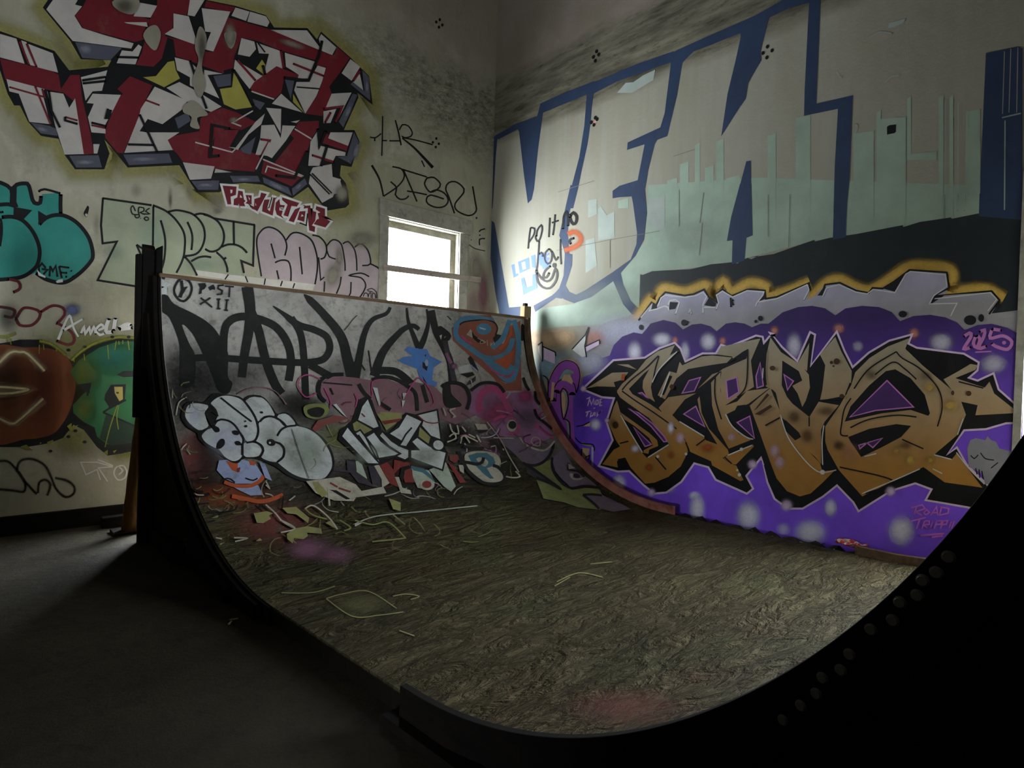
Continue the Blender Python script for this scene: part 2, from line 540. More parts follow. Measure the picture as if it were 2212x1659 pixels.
# coping strip along the top of the far transition
yt, zt = arc_back()[-1]
rpart(prism('coping', [(XL(yt)-0.01, zt-0.012), (XR+0.02, zt-0.012), (XR+0.02, zt+0.022), (XL(yt)-0.01, zt+0.022)], 'y', yt-0.012, yt+0.07, M_COPING, bev=0.004))
ytn, ztn = arc_near()[-1]
rpart(prism('coping', [(XL(ytn)-0.01, ztn-0.012), (XR+0.02, ztn-0.012), (XR+0.02, ztn+0.022), (XL(ytn)-0.01, ztn+0.022)], 'y', lambda x: ytn-0.07+skew(x), lambda x: ytn+0.012+skew(x), M_COPING, bev=0.004))


def side_outline_back():
    return [(YB0-0.04, ZF+0.0)] + arc_back(n=40) + [(yt+0.10, zt), (yt+0.10, 0.0), (YB0-0.04, 0.0)]


# plywood side panels under the curves
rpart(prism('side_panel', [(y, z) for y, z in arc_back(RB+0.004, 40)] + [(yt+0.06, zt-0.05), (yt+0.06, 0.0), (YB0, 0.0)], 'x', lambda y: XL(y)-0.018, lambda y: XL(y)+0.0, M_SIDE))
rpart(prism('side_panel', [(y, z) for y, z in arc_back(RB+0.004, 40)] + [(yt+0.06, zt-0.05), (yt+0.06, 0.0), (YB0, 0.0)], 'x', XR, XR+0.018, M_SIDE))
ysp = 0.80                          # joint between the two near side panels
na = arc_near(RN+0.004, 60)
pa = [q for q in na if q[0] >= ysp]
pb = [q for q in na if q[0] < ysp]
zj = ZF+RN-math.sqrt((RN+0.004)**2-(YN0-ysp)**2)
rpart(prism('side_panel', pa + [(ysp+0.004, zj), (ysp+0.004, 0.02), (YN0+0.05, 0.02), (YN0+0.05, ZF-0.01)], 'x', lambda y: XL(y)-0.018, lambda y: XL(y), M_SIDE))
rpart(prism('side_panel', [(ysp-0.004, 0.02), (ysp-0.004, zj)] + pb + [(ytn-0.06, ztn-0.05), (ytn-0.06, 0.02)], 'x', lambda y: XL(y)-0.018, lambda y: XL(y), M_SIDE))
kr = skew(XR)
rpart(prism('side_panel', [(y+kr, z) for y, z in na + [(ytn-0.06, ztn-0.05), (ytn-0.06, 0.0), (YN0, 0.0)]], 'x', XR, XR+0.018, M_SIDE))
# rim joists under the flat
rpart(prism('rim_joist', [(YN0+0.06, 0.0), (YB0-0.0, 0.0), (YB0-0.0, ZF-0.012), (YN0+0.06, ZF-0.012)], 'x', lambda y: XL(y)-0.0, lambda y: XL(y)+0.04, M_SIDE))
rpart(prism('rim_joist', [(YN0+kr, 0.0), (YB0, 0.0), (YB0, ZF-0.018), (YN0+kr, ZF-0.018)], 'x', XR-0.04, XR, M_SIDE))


def edge_board(arc, r_in, r_out, x0, x1, mat, a0=0.0, a1=ABK, ext=0.0, n=48, dy=0.0):
    inn = arc(r_in, n, a0, a1)
    out = arc(r_out, n, a0, a1)
    if ext:
        d = ext if arc is arc_near else -ext
        inn = [(inn[0][0]+d, inn[0][1])] + inn
        out = [(out[0][0]+d, out[0][1])] + out
    return rpart(prism('edge_board', [(y+dy, z) for y, z in inn + list(reversed(out))], 'x', x0, x1, mat, bev=0.004))


def arc_near_c(r, n, a0, a1):
    return arc_near(r, n, a0, a1)


edge_board(arc_back, RB-0.085, RB+0.03, XR-0.005, XR+0.042, M_EDGE, ext=0.10)
edge_board(arc_near, RN-0.07, RN+0.03, XR-0.005, XR+0.042, M_COPING, ext=0.25, dy=kr)
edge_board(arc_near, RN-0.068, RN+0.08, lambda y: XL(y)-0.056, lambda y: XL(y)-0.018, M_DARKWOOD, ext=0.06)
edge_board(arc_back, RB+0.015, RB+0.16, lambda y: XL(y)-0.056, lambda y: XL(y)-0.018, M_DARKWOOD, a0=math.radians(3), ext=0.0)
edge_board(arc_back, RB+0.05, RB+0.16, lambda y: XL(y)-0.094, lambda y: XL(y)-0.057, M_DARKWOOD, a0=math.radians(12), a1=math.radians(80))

# bottom plate of the near frame and ribs behind the panels
rpart(prism('bottom_plate', [(2.30, 0.0), (2.30, 0.045), (0.62, 0.045), (0.62, 0.0)], 'x', lambda y: XL(y)-0.11, lambda y: XL(y)-0.02, M_SIDE, bev=0.004))
for k in range(1, 4):
    xk = 1.5 + (XR-1.5)*k/4
    rpart(prism('rib', arc_back(RB+0.02, 30) + [(yt+0.03, 0.0), (YB0, 0.0)], 'x', xk, xk+0.02, M_SIDE))
    rpart(prism('rib', [(y+skew(xk), z) for y, z in arc_near(RN+0.02, 30) + [(ytn-0.03, 0.0), (YN0, 0.0)]], 'x', xk, xk+0.02, M_SIDE))

# posts at the upper corners
def post(name, x0, x1, y0, y1, z0, z1, mat, cut=None):
    v, f = box_vf(x0, x1, y0, y1, z0, z1)
    if cut:                          # splintered top: lower some corners
        v = [(a, b, c if c == z0 else c-cut[i % len(cut)]) for i, (a, b, c) in enumerate(v)]
    o = obj_from(name, v, f, mat)
    bevel_obj(o, 0.006)
    return rpart(o)


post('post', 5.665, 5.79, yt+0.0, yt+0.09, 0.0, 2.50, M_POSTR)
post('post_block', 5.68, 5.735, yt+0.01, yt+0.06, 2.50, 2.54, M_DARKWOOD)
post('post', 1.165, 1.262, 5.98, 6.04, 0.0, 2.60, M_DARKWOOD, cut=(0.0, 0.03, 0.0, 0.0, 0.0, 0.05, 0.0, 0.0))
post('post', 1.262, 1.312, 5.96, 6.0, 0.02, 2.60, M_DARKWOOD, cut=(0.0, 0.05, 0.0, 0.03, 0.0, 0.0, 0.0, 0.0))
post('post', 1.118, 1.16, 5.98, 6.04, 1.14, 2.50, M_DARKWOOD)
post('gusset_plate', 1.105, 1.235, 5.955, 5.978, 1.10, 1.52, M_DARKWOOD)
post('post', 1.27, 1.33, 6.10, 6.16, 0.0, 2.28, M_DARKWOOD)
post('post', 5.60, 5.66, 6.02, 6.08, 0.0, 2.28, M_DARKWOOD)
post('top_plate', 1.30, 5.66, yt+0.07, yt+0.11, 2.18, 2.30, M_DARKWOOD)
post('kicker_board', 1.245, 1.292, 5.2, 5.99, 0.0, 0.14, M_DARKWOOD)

# screw heads along the near side panel
tS = NT('dull_screw_steel')
M_SCREW = tS.finish(lin('75726a'), 0.6, None, metal=0.0)
me_s = bpy.data.meshes.new('screw_head')
bm = bmesh.new()
bmesh.ops.create_cone(bm, cap_ends=True, segments=14, radius1=0.014, radius2=0.010, depth=0.007, matrix=Matrix.Rotation(math.radians(-90), 4, 'Y'))
bm.to_mesh(me_s); bm.free()
me_s.materials.append(M_SCREW)
SCREWS = [(0.64, 0.726), (0.6, 0.779), (0.566, 0.822), (0.554, 0.865), (0.515, 0.898), (0.498, 0.941), (0.457, 1.012), (0.415, 1.046), (0.403, 1.09), (0.371, 1.114), (0.363, 1.149), (0.339, 1.172), (0.319, 1.21)]
for (y, z) in SCREWS:
    o = bpy.data.objects.new('screw_head', me_s)
    COL.objects.link(o)
    rpart(o)
    dr = Vector((0, y-YN0, z-ZF-RN)).normalized()*0.022
    o.location = Vector((XL(y)-0.0595, y, z)) + dr

# ------------------------------------------------------------------ spray paint: flat shapes laid on the walls and on the ramp
# Shapes were measured on the photograph; ZOOM holds the origin and scale of each measuring sheet.  Every point is carried to the
# surface that bears the paint, so the paint lies on the wall or ramp as a thin film and stays there from any viewpoint.
ZOOM = {'P': (0, 0, 1.0), 'Z1': (0, 0, 3.95), 'Z2': (420, 0, 3.95), 'Z3': (0, 380, 3.95), 'Z4': (420, 380, 3.95), 'Z5': (760, 200, 3.95),
        'Z6': (0, 700, 3.95), 'Z7': (340, 560, 3.95), 'Z8': (840, 640, 3.95),
        'Y1': (1040, 0, 3.6867), 'Y2': (1600, 0, 3.6144), 'Y3': (1040, 400, 3.6867), 'Y4': (1600, 420, 3.6144), 'Y5': (1200, 700, 4.424),
        'Y6': (1650, 700, 3.936), 'Y7': (1500, 1050, 3.1067),
        'X1': (370, 830, 6.1444), 'X2': (680, 830, 6.9125), 'X3': (920, 820, 6.9125), 'X4': (380, 1040, 4.2538), 'X5': (1140, 980, 6.5059),
        'X6': (640, 780, 5.53), 'X7': (1000, 430, 6.9125), 'X8': (1360, 540, 5.0273),
        'W1': (780, 400, 5.53), 'W2': (960, 0, 5.53), 'W3': (1080, 620, 2.9636), 'W4': (340, 980, 2.0868), 'W5': (0, 980, 3.16),
        'W6': (1900, 800, 3.3173), 'W9': (1800, 900, 3.318),
        'V1': (0, 360, 5.53), 'V2': (0, 640, 3.53), 'V3': (440, 380, 6.9125), 'V4': (1140, 680, 4.15), 'V5': (940, 660, 9.2167), 'V6': (200, 400, 6.914)}


def pts(s):
    out, z = [], ZOOM['P']
    for tok in s.split():
        if tok in ZOOM:
            z = ZOOM[tok]
        else:
            x, y = tok.split(',')
            out.append((z[0]+float(x)/z[2], z[1]+float(y)/z[2]))
    return out


def ray(x, y):
    return _r2*((x-1106.0)/F_PX) + _u2*(-(y-829.5)/F_PX) + _f


def on_left(x, y, o):
    d = ray(x, y)
    p = CAM + d*((YA-CAM.y)/d.y)
    return Vector((p.x, YA-o, p.z))


def on_right(x, y, o):
    d = ray(x, y)
    p = CAM + d*((XB-CAM.x)/d.x)
    return Vector((XB-o, p.y, p.z))


def _cyl(d, yc, zc, r, k=0.0):
    """far crossing of the ray with a transition whose start runs askew by k"""
    dy, oy = d.y+k*d.x, CAM.y+k*(CAM.x-1.5)
    a = dy*dy + d.z*d.z
    b = oy-yc, CAM.z-zc
    h = dy*b[0] + d.z*b[1]
    c = b[0]**2+b[1]**2-r*r
    return (-h + math.sqrt(max(0.0, h*h-a*c)))/a


def on_ramp(x, y, o):
    d = ray(x, y)
    if d.z < -1e-4:
        p = CAM + d*((ZF-CAM.z)/d.z)
        if YN0+skew(p.x) <= p.y <= YB0:
            return Vector((p.x, p.y, ZF+o))
        if p.y < YN0+skew(p.x):
            p = CAM + d*_cyl(d, YN0, ZF+RN, RN, KN)
            c = Vector((p.x, YN0+skew(p.x), ZF+RN))
            return p + (c-p).normalized()*o
    p = CAM + d*_cyl(d, YB0, ZF+RB, RB)
    if p.z > ZF+RB:
        p = CAM + d*((YB0+RB-CAM.y)/d.y)
        return Vector((p.x, p.y-o, p.z))
    c = Vector((p.x, YB0, ZF+RB))
    return p + (c-p).normalized()*o


def on_ramp_clipped(x, y, o):
    p = on_ramp(x, y, o)             # paint never runs past the edges of the sheet
    p.x = min(max(p.x, XL(p.y)+0.004), XR-0.008)
    return p


SURF = {'L': (on_left, 0.0008, 0.00016, 0), 'R': (on_right, 0.0008, 0.00016, 0), 'M': (on_ramp_clipped, 0.0025, 0.0004, 12)}
PAL = {}
_pm = {}


def colour(name, c, c2=None, zr=None, wear=0.25):
    PAL[name] = (c, c2, zr, wear)


def paint_mat(name, soft, surf):
    k = (name, soft, surf)
    if k in _pm:
        return _pm[k]
    c, c2, zr, wear = PAL[name]
    t = NT('paint_'+name+('_spray' if soft else ''))
    p = t.pos()
    a = lin(c)
    if c2:
        col = t.mix(t.zmask(zr[0], zr[1], 0.05, 1.5), lin(c2), a)
    else:
        col = t.mix(1.0, a, a)
    dk = t.ramp(t.noise(p, 2.3, 6, 0.65), 0.3, 0.75, (0.78,)*3, (1.12,)*3)
    col = t.mix(1.0, col, dk, 'MULTIPLY')
    if wear:
        if surf == 'M':
            w = t.ramp(t.noise(t.pos((1, 1, 1), (5, 3, 1)), 8, 10, 0.78, 0.6), 0.48, 0.70)
            col = t.mix(t.math('MULTIPLY', w, wear*2.2, True), col, lin('5d584a'))
            w2 = t.ramp(t.noise(t.pos((1, 1, 1), (1, 8, 5)), 26, 6, 0.7), 0.6, 0.72)
            col = t.mix(t.math('MULTIPLY', w2, wear*1.2, True), col, lin('8f8b80'))
        else:
            w = t.ramp(t.noise(t.pos((1, 1, 0.6), (2, 3, 1)), 5, 9, 0.75), 0.56, 0.72)
            col = t.mix(t.math('MULTIPLY', w, wear, True), col, lin('7b745f'))
    al = None
    if soft:
        at = t.n('ShaderNodeAttribute', _attribute_name='cover')
        nz = t.math('ADD', t.math('MULTIPLY', t.noise(p, 40, 3), 0.5), 0.75)
        al = t.math('MULTIPLY', at.outputs['Fac'], nz, True)
    if surf == 'M':
        m_ = t.finish(col, 0.62, t.noise(p, 24, 6), 0.12, 0.02, 0.3, al)
    else:
        m_ = t.finish(col, 0.6, t.noise(p, 14, 7, 0.7), 0.12, 0.02, 0.3, al)
    _pm[k] = m_
    return m_


def catmull(P, closed, step=5.0):
    n = len(P)
    if n < 3:
        return list(P)
    out = []
    segs = n if closed else n-1
    for i in range(segs):
        p0 = P[(i-1) % n] if (closed or i > 0) else P[0]
        p1, p2 = P[i], P[(i+1) % n]
        p3 = P[(i+2) % n] if (closed or i+2 < n) else P[n-1]
        L = math.hypot(p2[0]-p1[0], p2[1]-p1[1])
        k = max(2, min(14, int(L/step)))
        for j in range(k):
            t = j/k
            t2, t3 = t*t, t*t*t
            out.append(tuple(0.5*(2*p1[a]+(p2[a]-p0[a])*t+(2*p0[a]-5*p1[a]+4*p2[a]-p3[a])*t2+(3*p1[a]-p0[a]-3*p2[a]+p3[a])*t3) for a in (0, 1)))
    if not closed:
        out.append(P[-1])
    return out


def resample(P, closed, step):
    out = []
    n = len(P)
    for i in range(n if closed else n-1):
        a, b = P[i], P[(i+1) % n]
        k = max(1, int(math.hypot(b[0]-a[0], b[1]-a[1])/step))
        out += [(a[0]+(b[0]-a[0])*j/k, a[1]+(b[1]-a[1])*j/k) for j in range(k)]
    if not closed:
        out.append(P[-1])
    return out


class Piece:
    def __init__(s, name, label, surf, parent, layer=0, each=None):
        s.each = each
        s.name, s.label, s.surf, s.parent = name, label, surf, parent
        s.fn, s.base, s.dz, s.grid = SURF[surf]
        s.layer = layer
        s.parts = {}
        s.cur = None

    def part(s, name):
        s.cur = s.parts.setdefault(name+'#%d' % len(s.parts), dict(n=name, v=[], f=[], m=[], a=[], mats=[]))
        return s

    def _b(s):
        if s.cur is None:
            s.part('paint')
        return s.cur

    def _slot(s, col, soft):
        m_ = paint_mat(col, soft, s.surf)
        b = s._b()
        if m_ not in b['mats']:
            b['mats'].append(m_)
        return b['mats'].index(m_)

    def _emit(s, V2, F, col, A=None):
        if s.each:
            s.part(s.each)
        b = s._b()
        o = s.base + s.dz*s.layer
        k = s._slot(col, A is not None)
        base = len(b['v'])
        b['v'] += [s.fn(x, y, o) for x, y in V2]
        b['a'] += (A if A is not None else [1.0]*len(V2))
        b['f'] += [tuple(i+base for i in f) for f in F]
        b['m'] += [k]*len(F)
        s.layer += 1

    def fill(s, col, st, sm=False, up=1):
        P = pts(st) if isinstance(st, str) else st
        if sm:
            P = catmull(P, True)
        if s.grid:
            P = resample(P, True, s.grid)
        V = [Vector(p) for p in P]
        ring = list(range(len(V)))
        if s.grid:
            xs, ys = [p[0] for p in P], [p[1] for p in P]
            g = s.grid
            y = min(ys)+g*0.5
            while y < max(ys):
                x = min(xs)+g*0.5
                while x < max(xs):
                    V.append(Vector((x, y)))
                    x += g
                y += g
        r = delaunay_2d_cdt(V, [], [ring], 1, 1e-4)
        s._emit([(v.x, v.y) for v in r[0]], [tuple(f) for f in r[2]], col)
        return s

    def line(s, col, w, st, closed=False, sm=True, soft=0.0, taper=(1, 1)):
        P = pts(st) if isinstance(st, str) else st
        if sm:
            P = catmull(P, closed)
        P = resample(P, closed, s.grid or 60) if s.grid else P
        Q = [P[0]]
        for p in P[1:]:
            if math.hypot(p[0]-Q[-1][0], p[1]-Q[-1][1]) > 0.4:
                Q.append(p)
        P = Q
        n = len(P)
        if n < 2:
            return s
        V, A, F = [], [], []
        cols = ((-1.25, 0.0), (-0.85, 0.25), (-0.5, 0.8), (-0.2, 1.0), (0.2, 1.0), (0.5, 0.8), (0.85, 0.25), (1.25, 0.0)) if soft else ((-1, 1.0), (1, 1.0))
        m_ = len(cols)
        for i in range(n):
            a = P[i-1] if (i > 0 or closed) else P[0]
            b = P[(i+1) % n] if (i < n-1 or closed) else P[n-1]
            p = P[i]
            d1 = (p[0]-a[0], p[1]-a[1]); d2 = (b[0]-p[0], b[1]-p[1])
            l1, l2 = math.hypot(*d1) or 1, math.hypot(*d2) or 1
            if i == 0 and not closed: d1, l1 = d2, l2
            if i == n-1 and not closed: d2, l2 = d1, l1
            u1, u2 = (d1[0]/l1, d1[1]/l1), (d2[0]/l2, d2[1]/l2)
            nx, ny = -(u1[1]+u2[1]), (u1[0]+u2[0])
            L = math.hypot(nx, ny)
            if L < 0.25:
                nx, ny, L = -u1[1], u1[0], 1.0
                k = 1.0
            else:
                k = min(2.2, 2.0/L)
            t = i/(n-1)
            hw = (w[0]*(1-t)+w[1]*t if isinstance(w, tuple) else w)*0.5
            if not closed:
                e = min(1.0, 0.15+t/0.12) if taper[0] == 0 else 1.0
                e2 = min(1.0, 0.15+(1-t)/0.12) if taper[1] == 0 else 1.0
                hw *= min(e, e2)
            for (c, al) in cols:
                V.append((p[0]+nx/L*k*hw*c, p[1]+ny/L*k*hw*c))
                A.append(al*soft if soft else 1.0)
        for i in range(n if closed else n-1):
            j = (i+1) % n
            for c in range(m_-1):
                F.append((i*m_+c, i*m_+c+1, j*m_+c+1, j*m_+c))
        if not soft and not closed:      # round ends
            for (i, sgn) in ((0, -1), (n-1, 1)):
                a, b = V[i*m_], V[i*m_+1]
                cx, cy = (a[0]+b[0])/2, (a[1]+b[1])/2
                rx, ry = (a[0]-cx), (a[1]-cy)
                base = len(V)
                ring = []
                for q in range(1, 6):
                    th = math.pi*q/6*(1 if sgn < 0 else -1)
                    ring.append((cx+rx*math.cos(th)-ry*math.sin(th), cy+rx*math.sin(th)+ry*math.cos(th)))
                V += ring
                F.append(tuple([i*m_]+list(range(base, base+5))+[i*m_+1]))
        s._emit(V, F, col, A if soft else None)
        return s

    def lines(s, col, w, many, **kw):
        for q in many.split('|'):
            lay = s.layer
            s.line(col, w, s._z+' '+q, **kw)
        return s

    _z = 'P'

    def z(s, tagname):
        s._z = tagname
        return s

    def oval(s, col, z, cx, cy, rx, ry, rot=0.0):
        P = []
        for i in range(28):
            t = 2*math.pi*i/28
            x, y = rx*math.cos(t), ry*math.sin(t)
            P.append((cx+x*math.cos(rot)-y*math.sin(rot), cy+x*math.sin(rot)+y*math.cos(rot)))
        q = ZOOM[z]
        return s.fill(col, [(q[0]+x/q[2], q[1]+y/q[2]) for x, y in P])

    def blob(s, col, z, cx, cy, rx, ry, a=0.9, rot=0.0, rings=(0.0, 0.3, 0.55, 0.8, 1.0, 1.25), fall=(1.0, 0.93, 0.7, 0.35, 0.12, 0.0)):
        q = ZOOM[z]
        N = 24
        V, A, F = [(cx, cy)], [a*fall[0]], []
        for r_, al in zip(rings[1:], fall[1:]):
            for i in range(N):
                t = 2*math.pi*i/N
                x, y = rx*r_*math.cos(t), ry*r_*math.sin(t)
                V.append((cx+x*math.cos(rot)-y*math.sin(rot), cy+x*math.sin(rot)+y*math.cos(rot)))
                A.append(al*a)
        for i in range(N):
            F.append((0, 1+i, 1+(i+1) % N))
        for k in range(len(rings)-2):
            for i in range(N):
                j = (i+1) % N
                a0 = 1+k*N
                F.append((a0+i, a0+N+i, a0+N+j, a0+j))
        s._emit([(q[0]+x/q[2], q[1]+y/q[2]) for x, y in V], F, col, A)
        return s

    def build(s):
        root = None
        items = list(s.parts.values())
        for i, b in enumerate(items):
            if not b['v']:
                continue
            nm = s.name if (root is None and (len(items) == 1 or b['n'] == 'paint')) else b['n']
            if root is None and not s.each:
                nm = s.name
            me = bpy.data.meshes.new(nm)
            me.from_pydata([tuple(v) for v in b['v']], [], b['f'])
            for m_ in b['mats']:
                me.materials.append(m_)
            me.polygons.foreach_set('material_index', b['m'])
            at = me.attributes.new('cover', 'FLOAT', 'POINT')
            at.data.foreach_set('value', b['a'])
            me.update()
            o = bpy.data.objects.new(nm, me)
            COL.objects.link(o)
            if s.each:
                o.parent = s.parent
            elif root is None:
                o.parent = s.parent
                root = o
                o['label'] = s.label
            else:
                o.parent = root
        return root

# ------------------------------------------------------------------ paint on the left wall
colour('black', '0b0b0d', wear=0.05)
colour('wine', '691822', wear=0.22)
colour('chalk', 'b6b0a9', wear=0.22)
colour('slate', '4f505c', wear=0.2)
colour('slate_light', '83848f', wear=0.3)
colour('olive', '9c9544', wear=0.25)
colour('ochre_yellow', 'b3a25a', wear=0.2)
colour('letter_green', '9aa087', wear=0.12)
colour('rose_grey', 'aa9c9f', wear=0.12)
colour('ledge_white', 'c9c6be', wear=0.3)
colour('teal', '2f857a', wear=0.12)
colour('white', 'd9d8d4', wear=0.1)
colour('orange_brown', '6b3616', wear=0.2)
colour('cream', 'd8c99a', wear=0.1)
colour('green', '256139', wear=0.12)
colour('green_dark', '173021', wear=0.1)
colour('lime', '84862f', wear=0.2)
colour('dark_red', '5c1c22', wear=0.2)
colour('slate_blue', '5a648c', wear=0.15)
colour('soot', '23211b', wear=0.1)
colour('rose_stain', '8a5a66', wear=0.2)
colour('plaster_bare', '8e8877', wear=0.5)
colour('mint_tint', '8fae9c', wear=0.2)

PA = wall_left
g = Piece('graffiti_mural', 'large angular lettering mural in wine red and white with black edges', 'L', PA)
SIL = ('Z1 365,65 450,-60 700,-140 1750,-160 Z2 60,-120 100,0 350,50 610,130 680,235 965,240 1045,335 1080,270 1330,490 1490,650 1520,895 1390,790 '
       '1400,830 1275,1110 1365,1110 1410,1210 1340,1425 1250,1410 1240,1500 1290,1560 1310,1640 Z4 1320,240 1290,270 1140,295 1080,240 970,95 '
       '835,190 580,75 430,60 300,70 215,140 0,140 Z1 1680,1645 1600,1520 1530,1410 1090,1430 1000,1320 890,1190 935,1310 890,1445 640,1445 550,1320 '
       '500,1185 350,1160 240,1040 170,900 120,900 65,800 0,600 -60,500 -60,245 0,265 465,435 590,600 920,570 950,515 690,505 600,350')
g.line('olive', 62, SIL, closed=True, sm=False, soft=0.55)
g.part('backing')
g.fill('black', SIL)
g.part('fill_red')
for q in ('Z1 640,135 705,60 735,0 760,-60 1200,-60 1160,130 1285,170 1240,235 1250,330 1150,360 890,290 710,240',
          'Z1 1345,-60 1640,-60 1590,130 1480,110 1470,245 1405,300 1430,320 1380,500 1310,570 1160,555 1210,450 1260,240 1280,170 1340,50',
          'Z1 1410,310 1700,380 1760,440 1900,480 1910,630 1620,520 1500,480 1480,340',
          'Z2 100,10 350,60 315,105 85,60',
          'Z2 290,150 640,250 1070,425 1050,520 730,430 540,350 400,320 340,480 330,580 250,600 100,570 120,440 160,445 240,250',
          'Z2 1075,440 1190,470 1215,400 1325,495 1240,620 1150,740 1170,800 1090,990 945,970 1040,830 1090,700 1125,570 1040,560',
          'Z2 470,740 560,650 700,565 890,640 870,680 760,670 760,700 740,790 680,850 500,790',
          'Z1 1430,1195 1480,1160 1700,1120 1710,1010 1780,960 1900,920 2020,960 2190,1045 2060,1110 1930,1090 1820,1190 1800,1340 1870,1330 1835,1450 1560,1380 1510,1310 1480,1285',
          'Z1 1880,1110 2040,1110 1960,1250 1985,1300 2020,1270 2110,1290 2212,1320 2212,1390 2170,1465 1840,1440 1870,1330 1810,1340 1830,1190',
          'Z2 150,1240 330,1300 500,1330 580,1350 520,1450 190,1440 210,1330',
          'Z2 590,1370 920,1500 830,1590 570,1480',
          'Z2 810,1140 870,1100 1000,1190 960,1290 860,1490 700,1420 690,1380 850,1180',
          'Z2 890,1040 1060,1030 1060,1090 990,1190 860,1090',
          'Z2 1100,1180 1130,1140 1310,1240 1300,1290 1090,1220',
          'Z1 0,500 430,600 500,640 520,760 600,640 680,640 700,830 770,1130 800,1310 710,1320 650,880 540,790 380,760 45,680 20,580',
          'Z1 1110,650 1300,730 1240,860 1190,1000 1050,1310 1000,1300 900,1180 890,1130 990,870 1050,800 1000,760',
          'Z1 1030,810 1160,820 1180,870 1040,1150 890,1140'):
    g.fill('wine', q); g.layer -= 0.8
g.layer += 1
g.part('fill_white')
for q in ('Z1 395,80 480,-40 700,-60 640,40 700,55 635,135 700,240 890,300 1140,370 1120,415 620,350',
          'Z1 1175,20 1340,50 1285,150 1140,140', 'Z1 1620,0 1745,0 1660,140 1600,130', 'Z1 1480,115 1610,140 1690,390 1405,290 1480,240',
          'Z1 1720,70 1965,100 1820,440 1740,420 1800,275 1750,270', 'Z1 1040,430 1130,440 1180,380 1210,400 1155,550 995,540',
          'Z1 1060,190 1250,190 1260,230 1080,200', 'Z1 0,290 140,330 210,545 0,490', 'Z1 240,375 450,455 495,620 320,575', 'Z1 180,345 225,360 300,565 250,555',
          'Z1 55,675 380,760 360,790 430,1060 250,1040 160,800 80,780', 'Z1 400,780 540,800 590,920 640,840 715,1315 550,1320 470,1070',
          'Z1 690,660 915,600 870,775 790,780 730,860', 'Z1 790,800 1030,810 960,950 900,1060 900,1140 780,1130 750,1000 800,885 740,880',
          'Z1 1200,930 1320,740 1600,860 1560,930 1385,1060 1260,1015 1190,1120 1250,1130 1530,1130 1430,1195 1475,1280 1060,1305 1190,980',
          'Z1 1490,490 1610,520 1690,590 1760,600 1900,630 1770,640 1870,840 1760,790 1620,730 1620,660 1510,600',
          'Z1 1420,750 1530,700 1700,790 1890,910 1800,955 1730,930 1600,870', 'Z1 795,1230 850,1230 830,1310 800,1310', 'Z1 1560,1385 1830,1420 1800,1525 1620,1535',
          'Z2 350,65 470,100 440,180 315,135', 'Z2 475,100 610,140 640,190 620,230 450,185', 'Z2 650,255 960,260 1065,400 1060,425', 'Z2 1060,330 1080,290 1210,405 1175,470 1085,435',
          'Z2 400,325 510,355 525,420 470,485 370,465', 'Z2 530,365 730,435 760,590 700,565 610,630 600,600 635,460 550,455', 'Z2 345,510 580,650 510,700 470,760 335,590',
          'Z2 770,450 1040,530 980,670 880,670 890,640 830,600 780,570', 'Z2 1050,560 1120,580 1090,690 1040,820 945,970 850,770 870,700 970,700',
          'Z2 1255,625 1330,505 1415,570 1340,690', 'Z2 1350,700 1410,630 1440,770', 'Z2 660,885 740,800 920,960', 'Z2 610,920 740,930 735,1140',
          'Z2 570,1070 680,1065 735,1180 750,1070 860,1075 780,1200 660,1350 620,1330 520,1320 560,1180', 'Z2 1170,800 1340,790 1220,1030 1200,1040 1260,915 1115,930',
          'Z2 1100,950 1210,930 1160,1050 1100,1050', 'Z2 1140,1180 1160,1130 1350,1130 1310,1245', 'Z2 1060,1240 1290,1300 1285,1330 1205,1330 1180,1380 1010,1330 1040,1290',
          'Z2 990,1210 1060,1100 1050,1280 1010,1330 1100,1350 1070,1415 970,1415', 'Z2 1010,1430 1170,1400 1180,1540 1240,1530 1270,1640 1180,1659 1020,1560 985,1480',
          'Z4 985,0 1150,0 1250,30 1180,180 1090,230 975,65', 'Z2 350,1260 520,1040 600,970 570,1060 460,1150 370,1280 290,1255', 'Z2 180,1440 320,1470 170,1475', 'Z2 820,1040 900,1025 870,1050'):
    g.fill('chalk', q); g.layer -= 0.8
g.layer += 1
g.part('fill_yellow')
for q in ('Z1 1430,530 1485,520 1500,600 1535,670 1400,745 1220,660 1330,650', 'Z2 215,760 320,745 335,610 490,915 350,935 250,890', 'Z2 575,510 605,555 595,640 525,585', 'Z2 840,800 940,970 840,870'):
    g.fill('olive', q)
g.part('shadow_block')
for q in ('Z1 640,360 1040,410 940,515 700,495', 'Z1 260,1045 420,1075 480,1100 490,1160 350,1140', 'Z1 590,1330 840,1325 870,1430 650,1430', 'Z1 1050,1320 1440,1310 1470,1390 1100,1410',
          'Z1 1630,1545 1870,1540 1860,1620 1690,1620', 'Z4 300,0 540,0 560,50 330,55', 'Z4 580,10 800,100 830,170 590,60', 'Z4 830,110 940,20 960,70 840,170',
          'Z2 1430,600 1490,660 1500,860 1330,720 1350,700 1450,780', 'Z2 1350,800 1390,810 1270,1090 1230,1040', 'Z2 1360,1130 1400,1210 1335,1400 1220,1340 1300,1330',
          'Z2 160,650 310,630 310,730 200,745', 'Z2 770,680 850,690 820,850', 'Z2 480,840 600,880 560,940 480,870', 'Z2 390,1270 520,1170 480,1320 410,1300', 'Z1 1490,1010 1600,960 1630,1030 1520,1100'):
    g.fill('slate', q); g.layer -= 0.8
g.layer += 1
